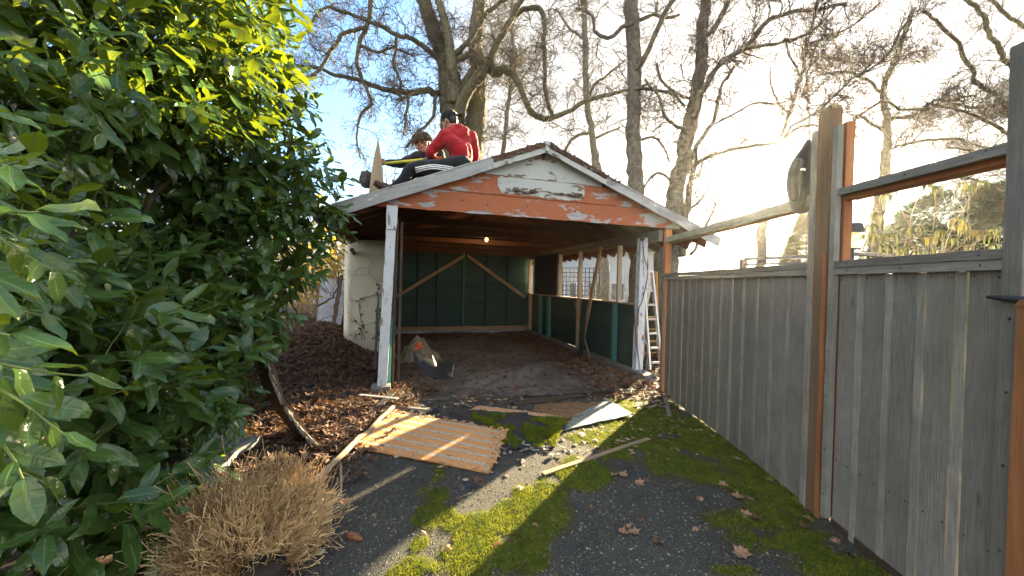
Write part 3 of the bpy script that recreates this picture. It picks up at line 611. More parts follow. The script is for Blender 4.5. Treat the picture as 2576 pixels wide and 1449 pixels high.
# white stucco wall under the left eave
sw = thing('stucco_wall', g(-.6, 3.15, .2), 'cream stucco wall with climbing ivy under the left eave', 'wall')
mb = MB()
def stf(a, b):
    uu = -1.02+1.0*a; zz = -.2+2.62*b; cv = .16*(1-np.clip(a/.12, 0, 1))**2
    Z = np.where(True, np.minimum(zz, EZ-.16+(uu-EL)*(RZ-EZ)/(RU-EL)), 0)
    P = G0+GU*uu[..., None]+GV*(3.1+cv)[..., None]; P[..., 2] = Z; return P
a, b = np.meshgrid(np.linspace(0, 1, 24), np.linspace(0, 1, 24), indexing='ij'); P = stf(a, b)
P2 = P+GV*.3; i = np.arange(23)[:, None]*24; j = np.arange(23)[None]; F = np.stack([i+j, i+24+j, i+25+j, i+j+1], -1).reshape(-1, 4)
N = 576; rim = np.array([k for k in range(24)]+[r_*24+23 for r_ in range(1, 24)]+[23*24+k for k in range(22, -1, -1)]+[r_*24 for r_ in range(22, 0, -1)]); r2 = np.roll(rim, -1)
mb.add(np.concatenate([P.reshape(-1, 3), P2.reshape(-1, 3)]), np.concatenate([F, F[:, ::-1]+N, np.stack([rim, r2, r2+N, rim+N], 1)]), None, .5)
mb.build('stucco_face', M['stucco'], sw, smooth=False)
# ivy on it
ivy = thing('ivy', g(-.5, 3.05, .3), 'ivy vines climbing the cream stucco wall', 'ivy')
mb = MB(); lf = []
def vine(p, d, L, r, depth):
    P = [p]; n = int(L/.06)+2; q = np.array(p, float); dd = np.array(d, float)
    for i in range(n):
        dd = unit(dd+rs.randn(2)*.32+np.array([0, .06])); q = q+dd*.06
        if q[0] > -.05 or q[0] < -.93 or q[1] > 2.2+.4*(q[0]+.9): break
        P.append(q.copy())
        if depth and rs.rand() < .14: vine(q.copy(), unit(dd+rs.randn(2)*.8), L*.5, r*.6, depth-1)
        if q[1] < 1.5 and rs.rand() < (.55 if (abs(q[0]+.62) < .12 or abs(q[0]+.2) < .14) else .08): lf.append(q.copy())
    if len(P) > 2: tube(mb, [g(x, 3.085, z) for x, z in P], np.linspace(r, r*.4, len(P)), 4)
for u0 in (-.75, -.55, -.35, -.2, -.62): vine(np.array([u0, .2]), np.array([rs.randn()*.3, 1]), 2.2, .007, 3)
mb.build('vine_stems', M['twig'], ivy)
V0, F0 = lobed(5, 3, .3); lm = MB()
for q in lf:
    c = g(q[0]+rs.randn()*.03, 3.06-.02*rs.rand(), q[1]+rs.randn()*.02); s = .025+.018*rs.rand(); an = rs.rand()*6.28
    R = np.stack([GU*math.cos(an)+np.array([0, 0, math.sin(an)]), -GU*math.sin(an)+np.array([0, 0, math.cos(an)]), GV], 1); lm.add(V0@R.T*s+c, F0, V0, rs.rand())
lm.build('ivy_leaves', plain('ivy leaf', (.06, .075, .025), (.03, .045, .015), 8, rough=.5), ivy)

# ------------------------------------------------------------------ fence and gate
FO = np.array([2.15, 2.635, 0]); FA = unit(np.array([.07, 1, 0])); FN = np.array([-FA[1], FA[0], 0])
def f_(s, n, z): return FO+FA*s+FN*n+np.array([0, 0, z])
def Ys(Y): return (Y-2.635)/FA[1]
def panel(parent, s0, s1, z0, z1, per=.2):
    mb = MB(); n = max(1, round((s1-s0)/per)); w = (s1-s0)/n; bt = MB(); og = MB()
    for i in range(n):
        a, b = s0+i*w, s0+(i+1)*w; qq = f_(a, 0, 0); z0 = float(gz(qq[0], qq[1]))+.012; gl, gr = .024+.006*rs.rand(), .024+.006*rs.rand(); zb = z0+.012*rs.randn()*.5
        L = f_((a+gl+b-gr)/2, 0.0, zb); beam(mb, L, L+np.array([0, 0, z1-zb]), b-gr-a-gl, .017, FA, 8, .0009, var=.3+.4*rs.rand())
        # fresh edges of the boards
        if i < n-1:
            q = f_(b+.003*rs.randn(), .004+.003*rs.randn(), zb-.005); beam(bt, q, q+np.array([0, 0, z1-zb]), .038+.004*rs.rand(), .016, FA, 8, .0009, var=.7+.5*rs.rand())
    mb.build('vertical_boards', M['cedar_grey'], parent); bt.build('battens', M['cedar_grey_rail'], parent)
    nb = MB()
    for s in np.arange(s0+.04, s1, .09):
        for z in (z1-.025, .45): ell(nb, f_(s, .010, z+.004*rs.randn()), (.004, .004, .004), nu=6, nv=4)
    nb.build('nails', M['iron'], parent)
fe = thing('wooden_fence', f_(1.5, 0, 0), 'weathered grey board fence bay running back to the garage', 'fence')
panel(fe, .03, 3.0, .0, 1.66, .205)
def rail(parent, s0, s1, n0, z, h, d, mat, name='top_rail', jit=.0012):
    mb = MB(); beam(mb, f_(s0, n0, z), f_(s1, n0, z), h, d, (0, 0, 1), 10, jit); return mb.build(name, M[mat], parent)
rail(fe, .03, 3.02, .016, 1.672, .045, .05, 'cedar_grey_rail'); rail(fe, .03, 3.02, .020, 1.718, .042, .06, 'cedar_grey_rail')
r = MB(); beam(r, f_(-.0, .012, 2.19), f_(3.02, .012, 2.25), .075, .045, (0, 0, 1), 14, .002); r.build('upper_rail', M['cedar_grey_rail'], fe)
r = MB(); beam(r, f_(-.0, -.05, 2.155), f_(3.02, -.05, 2.215), .04, .04, (0, 0, 1), 14, .002); r.build('upper_rail', M['cedar_brown'], fe)
r = MB(); beam(r, f_(3.06, -.01, -.1), f_(3.06, -.01, 2.42), .09, .09, FA, 8, .001); r.build('end_post', M['cedar_orange'], fe)
r = MB(); beam(r, f_(3.04, .045, .0), f_(3.04, .045, 1.70), .05, .02, FA, 8, .001); r.build('trim_board', M['cedar_grey'], fe)
# centre post
fp = thing('fence_post', f_(-.11, 0, 0), 'tall brown cedar post between the fence and the gate', 'post')
r = MB(); beam(r, f_(-.10, .0, -.1), f_(-.10, .0, 2.76), .12, .07, FA, 10, .0012); r.build('post_body', M['cedar_brown'], fp)
r = MB(); tp = f_(-.10, .0, 2.76); 
beam(r, tp, tp+np.array([0, 0, .03]), .12, .07, FA, 2, 0, taper=lambda a: 1-.25*a); r.build('post_top', M['cedar_brown'], fp)
r = MB(); beam(r, f_(-.02, .035, .02), f_(-.02, .035, 2.66), .04, .03, FA, 10, .001); r.build('trim_board', M['cedar_grey'], fp, label='grey trim strip on the far edge of the post')
r = MB(); beam(r, f_(-.150, .040, .0), f_(-.150, .040, 1.8), .03, .012, FA, 8, .0008); r.build('trim_board', M['cedar_orange'], fp, label='orange cedar strip down the near edge')
# gate
ga = thing('garden_gate', f_(-.6, 0, 0), 'weathered board gate with open top frame at the right edge', 'gate')
gS0, gS1 = Ys(2.40), Ys(1.53)
panel(ga, gS1, gS0+.02, .05, 1.65, .185)
rail(ga, gS1, gS0, .016, 1.672, .043, .05, 'cedar_grey_rail'); rail(ga, gS1, gS0, .019, 1.717, .043, .06, 'cedar_grey_rail')
r = MB(); beam(r, f_(gS1, .012, 2.155), f_(gS0, .012, 2.185), .045, .05, (0, 0, 1), 10, .001); r.build('upper_rail', M['cedar_grey_rail'], ga)
r = MB(); beam(r, f_(gS1, -.045, 2.13), f_(gS0, -.045, 2.16), .085, .055, FN, 10, .001); r.build('upper_rail_underside', M['cedar_orange'], ga)
r = MB(); beam(r, f_(gS0+.025, .03, .05), f_(gS0+.025, .03, 2.62), .042, .035, FA, 12, .001); r.build('gate_stile', M['cedar_grey_rail'], ga)
r = MB(); beam(r, f_(gS0+.045, -.03, .05), f_(gS0+.045, -.03, 2.64), .09, .05, FA, 12, .001); r.build('gate_post', M['cedar_orange'], ga)
r = MB(); beam(r, f_(gS1-.035, .03, -.05), f_(gS1-.035, .03, 2.56), .065, .04, FA, 12, .001); r.build('gate_stile', M['cedar_grey'], ga)
r = MB(); beam(r, f_(gS1, -.0, .02), f_(gS0, -.0, .02), .07, .03, (0, 0, 1), 8, .001); r.build('kick_board', M['dark_timber'], ga)
r = MB()
for z in (1.45, 1.15, .85, .5, .2): 
    ell(r, f_(gS1-.035, .052, z), (.006, .005, .006), nu=6, nv=4); ell(r, f_(gS0+.025, .049, z), (.005, .004, .005), nu=6, nv=4)
for s in (gS1+.08, (gS0+gS1)/2, gS0-.1): 
    for z in (1.672, 1.717): ell(r, f_(s, .05 if z > 1.7 else .042, z), (.005, .004, .005), nu=6, nv=4)
    ell(r, f_(s, .038, 2.17), (.005, .004, .005), nu=6, nv=4)
r.build('nails', M['iron'], ga)
r = MB(); beam(r, f_(gS1+.03, .062, 1.535), f_(gS1-.16, .062, 1.525), .026, .012, (0, 0, 1), 8, .0, taper=lambda a: .45+.55*min(1, a*3)); r.build('strap_hinge', M['iron'], ga, smooth=True)
hp = thing('hinge_post', f_(gS1-.17, .05, 0), 'orange cedar post carrying the gate hinge at the picture edge', 'post')
r = MB(); beam(r, f_(gS1-.135, .03, -.1), f_(gS1-.135, .03, 1.50), .11, .10, FA, 6, .001); r.build('post_body', M['cedar_orange'], hp)
r = MB(); beam(r, f_(gS1-.135, .03, 1.5), f_(gS1-.135, .03, 1.53), .12, .11, FA, 1, 0, taper=lambda a: 1-.3*a); r.build('post_top', M['cedar_orange'], hp)

# ------------------------------------------------------------------ trees
def limb_pts(path, Y, dY=0.0, n=None, seed=0, wob=1.0):
    """path: (px,py,half-width px) traced; returns smooth gnarly 3D polyline and radii"""
    r_ = np.random.RandomState(seed); k = len(path); P = []; Rr = []
    for i, (x, y, w) in enumerate(path):
        yy = Y+dY*i/max(1, k-1); P.append(pix(x, y, yy)); Rr.append(w*yy/FPX*(.80 if w < 11 else 1))
    P = np.array(P); Rr = np.array(Rr); L = np.linalg.norm(np.diff(P, axis=0), axis=1).sum()
    n = n or max(8, int(L/.16)); Q = cable(P, 0, None, '', None, n); t = np.linspace(0, k-1, n); R2 = np.interp(t, range(k), Rr)
    amp = np.minimum(R2, .05)[:, None]*wob; ph = L/.9; tt = np.linspace(0, 1, n)*ph; nz = np.stack([fbm(tt*2.2, tt*0+seed*3.1+j*7.7, seed+j, 3) for j in range(3)], 1)-.5; Q = Q+amp*nz*2.6+r_.randn(n, 3)*np.minimum(R2, .06)[:, None]*.22
    return Q, R2
def perp(d, r_):
    a = r_.randn(3); a -= d*np.dot(a, d); return unit(a)
def grow(mb, P, R, depth, r_, lenf, dens, up=.0, minr=.0035, gn=.30, start=.1, tw=None):
    """children along the polyline"""
    L = np.linalg.norm(np.diff(P, axis=0), axis=1); tot = L.sum(); n = max(1, int(tot*dens)); cum = np.concatenate([[0], np.cumsum(L)])
    for s in np.sort(r_.uniform(start*tot, tot, n)):
        i = min(len(P)-2, int(np.searchsorted(cum, s))-1); i = max(i, 0); p = P[i]+(P[i+1]-P[i])*((s-cum[i])/(L[i]+1e-9)); d = unit(P[i+1]-P[i]); r0 = R[i]
        a = math.radians(r_.uniform(30, 80)); dd = unit(d*math.cos(a)+perp(d, r_)*math.sin(a)+np.array([0, 0, up]))
        l = lenf*(.5+r_.rand())*(1-.45*s/tot); rr = min(r0*.6, max(minr*(1.0 if depth > 0 else .8), l*.017)); m = max(4, int(l/.085)) if depth > 0 else max(3, int(l/.09))
        st = l/m; Q = [p]; q = p.copy(); v = dd.copy()
        for _ in range(m):
            v = unit(v+r_.randn(3)*gn+np.array([0, 0, up*.25])); q = q+v*st; Q.append(q)
        Q = np.array(Q); Rr = np.linspace(rr, max(minr*.55, rr*.35), m+1); big = rr > .012
        tube(mb if big or tw is None else tw, Q, Rr, 5 if big else 3, cap=False)
        if depth > 0: grow(mb, Q, Rr, depth-1, r_, lenf*.55, dens*1.6, up, minr, gn, .12, tw)
def tree(name, label, limbs, Y, seed, mat='bark_grey', twl=1.3, depth=2, dens=1.1, minr=.0045, group='bare trees behind the garage', up=.05, gn=.29):
    b = gp(limbs[0][0][0], 800); base = pix(limbs[0][0][0], 760, Y); base[2] = float(gz(base[0], base[1]))-.1; minr = max(.0105, .00095*Y)
    t = thing(name, base, label, 'tree', group); r_ = np.random.RandomState(seed); tr = MB(); cr = MB(); tw = MB()
    for k, L in enumerate(limbs):
        dY = 0.0; path = L; opt = {}
        if isinstance(L, dict): path = L['p']; dY = L.get('dY', 0); opt = L
        Yk = Y+opt.get('off', 0); Q, R = limb_pts(path, Yk, dY, seed=seed*7+k)
        if k == 0:
            e = Q[0].copy(); e[2] = base[2]; nn = 6; E = np.linspace(e, Q[0], nn)[:-1]; E[:, 0] = Q[0][0]; Q = np.concatenate([E, Q]); R = np.concatenate([np.linspace(R[0]*1.35, R[0], nn)[:-1], R])
        tube(tr if R.max() > .07 else cr, Q, R, 12 if R.max() > .12 else 7, rough=.16)
        grow(cr, Q, R, opt.get('depth', depth), r_, opt.get('twl', twl), 3.0*opt.get('dens', dens), opt.get('up', up), minr, gn, .5 if k == 0 else .05, tw)
    tr.build('trunk', M[mat], t, smooth=True); cr.build('limbs', M[mat], t, smooth=True); tw.build('twigs', M['twig'], t, smooth=True)
    return t
T1 = [[(1150, 700, 36), (1150, 560, 33), (1146, 430, 33), (1138, 300, 30), (1135, 230, 29), (1122, 150, 23), (1095, 85, 19), (1068, 10, 17), (1050, -80, 14)],
      dict(p=[(1190, 560, 26), (1188, 420, 26), (1196, 300, 25), (1204, 200, 20), (1196, 100, 17), (1206, 0, 16), (1212, -100, 13)], off=.5),
      dict(p=[(1143, 260, 20), (1135, 160, 14), (1120, 60, 11), (1092, -40, 9)], off=-.4),
      dict(p=[(1155, 290, 16), (1170, 240, 14), (1215, 185, 12), (1246, 125, 10), (1290, 40, 9), (1340, -40, 7)], off=-.5, dY=-.8),
      dict(p=[(1110, 236, 10), (1070, 228, 10), (1023, 234, 9), (952, 219, 7.5), (905, 203, 6.5), (847, 191, 5.5), (800, 172, 4.5), (733, 164, 3)], dY=-1.6, dens=1.7),
      dict(p=[(1108, 152, 9), (1062, 117, 8), (1034, 98, 7.5), (999, 86, 7), (944, 59, 6), (866, 31, 5), (808, 25, 4), (770, 80, 2.5)], dY=-2.0, dens=1.7),
      dict(p=[(944, -30, 8), (937, 0, 8), (923, 70, 7), (905, 109, 6.5), (899, 164, 6), (925, 230, 5.5), (933, 266, 5), (905, 293, 4), (898, 352, 3), (906, 400, 2)], off=-1.2, dY=.3, dens=1.5, up=-.1),
      dict(p=[(918, 74, 6.5), (885, 76, 6.5), (855, 92, 6.5), (839, 121, 6), (815, 160, 5), (788, 188, 4.5), (718, 199, 3)], off=-1.2, dY=-.6, dens=1.7),
      dict(p=[(1150, 150, 8), (1179, 140, 9), (1210, 156, 9), (1249, 184, 12), (1273, 174, 11), (1304, 207, 10), (1335, 281, 9), (1374, 297, 9), (1400, 292, 8), (1444, 273, 7), (1476, 254, 7), (1569, 230, 5), (1640, 208, 4)], off=-.3, dY=-1.0, dens=1.6),
      dict(p=[(1140, 145, 9), (1179, 105, 8), (1218, 43, 8), (1257, 8, 7), (1300, -20, 6)], off=-.2),
      dict(p=[(1290, 40, 8), (1327, 20, 8), (1366, 35, 8), (1371, 117, 7), (1374, 234, 7), (1388, 293, 6)], off=-.6, dY=-.7, dens=1.6),
      dict(p=[(1140, 280, 12), (1163, 219, 11), (1194, 172, 10), (1212, 152, 9)], off=-.2),
      dict(p=[(1030, 236, 5), (1024, 280, 4.5), (1015, 340, 3.5)], off=-.6, up=-.15), dict(p=[(1096, 240, 6), (1092, 280, 5.5), (1078, 312, 5), (1046, 336, 4), (1020, 372, 3)], off=-.2, up=-.1),
      dict(p=[(1000, 88, 5), (990, 150, 5), (1000, 190, 4), (1010, 218, 3.5)], off=-.9), dict(p=[(905, 112, 5), (950, 130, 4.5), (985, 120, 4), (1010, 128, 3.5), (1045, 140, 3)], off=-1.2, dY=.8)]
tree('oak_tree', 'huge many stemmed oak with mossy gnarled limbs behind the two men', T1, 15.0, 3, 'bark', 1.15, 2, 1.5, .0042)
T2 = [[(1606, 700, 21), (1603, 560, 21), (1598, 440, 20), (1594, 300, 17), (1594, 150, 17), (1588, 0, 17), (1586, -120, 15)],
      dict(p=[(1602, 170, 9), (1640, 102, 8.5), (1671, 39, 8), (1712, -30, 7)], off=-.2, dY=-1), dict(p=[(1596, 225, 6), (1640, 224, 5.5), (1690, 238, 4.5), (1725, 270, 3.5)], off=-.2),
      dict(p=[(1590, 60, 7), (1560, 72, 6.5), (1535, 96, 6), (1500, 80, 5), (1490, 40, 4.5), (1450, 20, 4)], off=-.3), dict(p=[(1610, 55, 6), (1650, 40, 5.5), (1672, 50, 5), (1710, 38, 4)], off=.2),
      dict(p=[(1605, 355, 4.5), (1645, 345, 4.5), (1672, 372, 4), (1685, 410, 3)], off=.2)]
tree('oak_tree', 'straight grey oak trunk rising right of the gable peak', T2, 9.85, 5, 'bark_grey', 1.1, 2, 1.3, .005)
T3 = [[(1520, 700, 14), (1512, 560, 12), (1503, 430, 11), (1491, 352, 10), (1476, 234, 9.5), (1472, 117, 9), (1467, 0, 9), (1462, -100, 8)],
      dict(p=[(1478, 250, 5), (1500, 210, 4.5), (1540, 180, 4), (1575, 150, 3)]), dict(p=[(1492, 350, 4.5), (1525, 335, 4), (1560, 320, 3)]), dict(p=[(1487, 330, 5), (1440, 350, 5), (1420, 385, 4.5), (1410, 430, 4)]), dict(p=[(1470, 100, 4), (1430, 70, 4), (1400, 20, 3)])]
tree('oak_tree', 'slim dark trunk between the gable peak and the straight oak', T3, 16.0, 6, 'bark_grey', 1.3, 2, 1.1, .0055)
T4 = [[(1262, 520, 8), (1265, 400, 7), (1280, 254, 6.5), (1292, 156, 6), (1288, 50, 5), (1290, -60, 4)], dict(p=[(1285, 230, 4), (1320, 190, 3.5), (1345, 150, 3)]), dict(p=[(1290, 150, 4), (1250, 110, 3.5), (1235, 60, 3)])]
tree('oak_tree', 'thinnest far trunk right of the man in red', T4, 20.0, 8, 'bark_grey', 1.8, 2, 1.0, .007)
T5 = [[(1668, 760, 33), (1676, 640, 28), (1690, 540, 23), (1702, 470, 20), (1722, 380, 19), (1740, 290, 18), (1758, 180, 15), (1768, 80, 13), (1778, -20, 12), (1790, -120, 11)],
      dict(p=[(1742, 290, 10), (1758, 245, 9.5), (1772, 220, 9), (1816, 160, 8.5), (1876, 112, 8), (1920, 64, 7.5), (1984, 36, 6.5), (2064, 20, 6), (2132, 6, 5)], off=-.3, dY=-1.5, dens=1.6, up=.12),
      dict(p=[(1800, 172, 6), (1844, 138, 6), (1884, 120, 6), (1944, 110, 5.5), (1984, 100, 5), (2028, 88, 4.5), (2064, 60, 4), (2100, 20, 3)], off=-.6, dY=-1.5, dens=1.7, up=.1),
      dict(p=[(1757, 120, 8), (1780, 88, 8), (1824, 20, 8), (1850, -30, 7)], off=.2),
      dict(p=[(1712, 640, 13), (1718, 560, 12), (1735, 470, 9), (1747, 400, 8), (1755, 361, 7.5), (1791, 313, 7), (1808, 249, 6), (1824, 208, 5), (1850, 160, 3.5)], off=.1),
      dict(p=[(1726, 440, 7), (1751, 409, 7.5), (1804, 385, 7), (1864, 373, 6.5), (1944, 361, 6), (1968, 345, 6), (2004, 321, 5.5), (2040, 317, 4.5), (2090, 330, 3.5), (2130, 350, 3)], off=.2, dY=-1.0, dens=1.3),
      dict(p=[(1968, 345, 5), (1995, 318, 5), (2056, 281, 4.5), (2104, 237, 4.5), (2152, 192, 4), (2200, 168, 4), (2240, 124, 3.5), (2264, 80, 3.5), (2289, 44, 3)], off=-.8, dY=-.8, dens=1.7),
      dict(p=[(1800, 312, 4), (1860, 280, 4), (1905, 258, 3.5), (1960, 262, 3), (2000, 245, 3)], off=-.2, dens=1.7),
      dict(p=[(1733, 330, 6), (1700, 315, 5.5), (1670, 290, 5), (1655, 240, 4.5), (1620, 200, 4)], off=-.2), dict(p=[(1733, 250, 5), (1700, 235, 5), (1665, 205, 4.5), (1650, 160, 4)], off=.1),
      dict(p=[(1700, 470, 4.5), (1670, 440, 4), (1645, 440, 3.5), (1620, 470, 3)]), dict(p=[(1700, 600, 5), (1730, 540, 4), (1775, 490, 3.5), (1790, 440, 2.5)], off=-.3), dict(p=[(1735, 640, 6), (1765, 590, 5), (1790, 540, 4), (1812, 480, 3)], off=-.2)]
tree('oak_tree', 'leaning oak with long arching limbs left of the sun', T5, 9.7, 9, 'bark_grey', 1.15, 2, 1.5, .0045, up=.1)
T6 = [[(1912, 740, 12), (1914, 640, 11), (1922, 540, 12), (1935, 470, 8), (1948, 420, 7), (1958, 380, 7), (1966, 345, 7), (1988, 281, 6), (2016, 180, 5.5), (2032, 100, 5), (2056, 0, 4.5), (2070, -80, 4)],
      dict(p=[(2034, 460, 4), (2036, 380, 4), (2036, 300, 4), (2030, 220, 4), (2040, 150, 3.5), (2075, 80, 3)], dens=1.6), dict(p=[(1985, 285, 4), (1960, 260, 4), (1940, 220, 3.5), (1935, 170, 3)]), dict(p=[(2015, 190, 4), (1990, 150, 3.5), (1975, 100, 3)]),
      dict(p=[(2030, 110, 4.5), (2080, 95, 4), (2150, 60, 3.5), (2210, 10, 3)], dens=1.6), dict(p=[(2040, 140, 4), (2100, 150, 4), (2170, 160, 4), (2250, 150, 3.5), (2330, 120, 3)], dens=1.8)]
tree('oak_tree', 'thin trunk standing right in front of the sun', T6, 17.0, 12, 'bark_grey', 1.3, 2, .85, .005)
T7 = [[(2196, 640, 14), (2205, 560, 13), (2222, 440, 11), (2232, 330, 10), (2225, 220, 8), (2262, 120, 7), (2300, 20, 6)],
      dict(p=[(2225, 330, 5), (2180, 300, 5), (2150, 290, 4)]), dict(p=[(2230, 300, 6), (2300, 290, 5.5), (2380, 265, 5), (2470, 270, 4.5), (2560, 250, 4)], dens=1.9), dict(p=[(2220, 380, 4), (2290, 360, 4), (2400, 350, 4), (2500, 380, 3.5)], dens=1.8),
      dict(p=[(2232, 250, 5), (2180, 200, 4.5), (2120, 180, 4), (2060, 190, 3)], dens=1.8)]
tree('oak_tree', 'twiggy tree seen above the open top frame of the gate', T7, 15.0, 14, 'bark', 1.2, 2, 1.0, .0048)
T8 = [[(2720, 700, 22), (2700, 400, 20), (2640, 250, 15), (2560, 175, 8), (2529, 148, 7), (2497, 100, 6.5), (2465, 32, 6), (2413, -10, 5)],
      dict(p=[(2650, 330, 9), (2557, 293, 7), (2505, 240, 6.5), (2453, 200, 6), (2425, 132, 5.5), (2365, 60, 5), (2320, 30, 4)], dens=2), dict(p=[(2640, 380, 8), (2560, 345, 6), (2490, 310, 5), (2420, 280, 4.5), (2330, 260, 4)], dens=2),
      dict(p=[(2650, 480, 8), (2560, 432, 5), (2520, 410, 4.5), (2440, 380, 4), (2380, 370, 3)], dens=2), dict(p=[(2640, 520, 7), (2540, 480, 4.5), (2460, 455, 4), (2400, 440, 3)], dens=2),
      dict(p=[(2450, 240, 4), (2400, 250, 4), (2353, 250, 4), (2321, 273, 4), (2265, 273, 4), (2220, 257, 4), (2136, 313, 4), (2110, 350, 3)], dens=2), dict(p=[(2600, 80, 6), (2540, 40, 5), (2480, -10, 5)], dens=1.8)]
tree('oak_tree', 'wide spreading tree entering from the right picture edge', T8, 10.5, 17, 'bark', .95, 2, 1.2, .0035)
# purely grown far trees
def wild(px, Y, h, r0, label, seed, spread=1.0, name='far_tree', mat='bark', dens=1.2, group='far bare trees', minr=.010, nl=9, twl=.26):
    r_ = np.random.RandomState(seed); b = pix(px, 700, Y); b[2] = float(gz(b[0], b[1]))-.1; t = thing(name, b, label, 'tree', group); tr = MB(); tw = MB()
    n = 14; P = [b]; v = np.array([0, 0, 1.0]); q = b.copy()
    for i in range(n): v = unit(v+r_.randn(3)*.10+np.array([0, 0, .1])); q = q+v*h*.75/n; P.append(q)
    P = np.array(P); R = np.linspace(r0, r0*.25, n+1); tube(tr, P, R, 8, cap=False)
    for k in range(nl):
        i = int(n*(.25+.75*k/nl)); d = unit(np.array([math.cos(k*2.4+seed), math.sin(k*2.4+seed), .9-.3*spread])); L = h*.42*spread*(1.15-.5*k/nl); m = 12; Q = [P[i]]; q = P[i].copy()
        for _ in range(m): d = unit(d+r_.randn(3)*.25+np.array([0, 0, .05])); q = q+d*L/m; Q.append(q)
        Q = np.array(Q); Rr = np.linspace(R[i]*.6, .015, m+1); tube(tr, Q, Rr, 5, cap=False); grow(tr, Q, Rr, 2, r_, h*twl*1.2*spread, dens*.95, .05, minr, .28, .1, tw)
    tr.build('trunk', M[mat], t, smooth=True); tw.build('twigs', M['twig'], t, smooth=True)
wild(1030, 22, 10.5, .22, 'hazy bare tree directly above the blond man', 31, 1.0, nl=11)
wild(930, 27, 9.0, .2, 'short far bare tree left of the upright broken board', 32, 1.1)
wild(1330, 24, 9.5, .2, 'pale far tree just left of the gable peak', 33, 1.0)
wild(840, 20, 6.5, .13, 'low far tree showing over the end of the laurel', 34, 1.1)
wild(1440, 30, 11, .25, 'far tree behind the right slope of the gable', 35, .9)
wild(1800, 26, 5.5, .12, 'low bare tree over the right eave tip', 36, 1.0, dens=.8)
wild(2330, 19, 6.5, .16, 'dense bare tree over the right part of the gate', 37, 1.2)
wild(2480, 22, 9, .2, 'far tree near the tall gate stile', 38, 1.1)
wild(1235, 34, 14, .28, 'tall far tree between the oak and the gable peak', 39, .8)
wild(2120, 27, 9, .2, 'far tree behind the centre post', 40, 1.0)
wild(2400, 33, 15, .26, 'tallest far tree above the upper gate rail', 42, .9)

# shrubs of bare stems seen through the garage
def stems(name, px, Y, n, h, spread, mat, label, seed, cat='shrub', group='bare shrubs behind the garage', r0=.008, dens=2.5, depth=1, leaf=None, nleaf=0, ls=.05):
    r_ = np.random.RandomState(seed); b = pix(px, 700, Y); b[2] = float(gz(b[0], b[1])); t = thing(name, b, label, cat, group); mb = MB(); lv = MB(); ends = []
    for i in range(n):
        a = r_.rand()*6.28; d = unit(np.array([math.cos(a)*spread, math.sin(a)*spread, 1.0])); q = b+np.array([math.cos(a), math.sin(a), 0])*r_.rand()*.35*spread; L = h*(.5+.6*r_.rand()); m = 9; Q = [q]
        for _ in range(m): d = unit(d+r_.randn(3)*.16); q = q+d*L/m; Q.append(q)
        Q = np.array(Q); Rr = np.linspace(r0*(1+r_.rand()), r0*.4, m+1); tube(mb, Q, Rr, 4, cap=False); grow(mb, Q, Rr, depth, r_, h*.28, dens, .1, r0*.35, .3, .2); ends += [Q[-1], Q[-3], Q[-5]]
    mb.build('stems', mat, t)
    if leaf is not None:
        V0, F0 = lobed(3, seed, .2)
        for k in range(nleaf):
            c = ends[r_.randint(len(ends))]+r_.randn(3)*h*.13; R = rotm(1, 1.2)[0]; lv.add((V0*ls*(.5+r_.rand()))@R.T+c, F0, V0, r_.rand())
        lv.build('leaves', leaf, t)
    return t
M['reed'] = plain('straw reed', (.42, .33, .20), (.26, .19, .10), 9, rough=.8)
for i, (px, Y, n, h, sp, lb) in enumerate([(1440, 12.5, 26, 2.0, .5, 'tangled bare shrub behind the second window bay'), (1500, 11.5, 26, 1.9, .45, 'straw coloured shrub behind the slanting brace'), (1570, 10.8, 30, 2.1, .5, 'dark twiggy shrub left of the right post'), (1632, 10.2, 24, 1.8, .5, 'thin shrub behind the aluminium ladder'), (1660, 12.0, 24, 2.2, .5, 'bare shrub between the ladder and the fence end'), (1335, 15, 20, 2.2, .4, 'bare shrub outside the small corner window')]):
    stems('bare_shrub', px, Y, n, h, sp, M['twig'] if i % 2 else M['reed'], lb, 60+i)
M['goldleaf'] = plain('yellow leaves', (.55, .42, .05), (.38, .24, .03), 9, rough=.6, trans=.5)
for i, (px, Y, h, lb) in enumerate([(800, 9.8, 2.6, 'golden leaved bush behind the leaning grey sheet'), (845, 11, 2.9, 'straw yellow bush between the laurel and the cream wall'), (760, 11.5, 2.6, 'dull yellow bush hidden behind the laurel')]):
    stems('golden_bush', px, Y, 34, h, .35, M['reed'], lb, 80+i, leaf=M['goldleaf'], nleaf=700, group='golden bushes left of the garage', ls=.06)

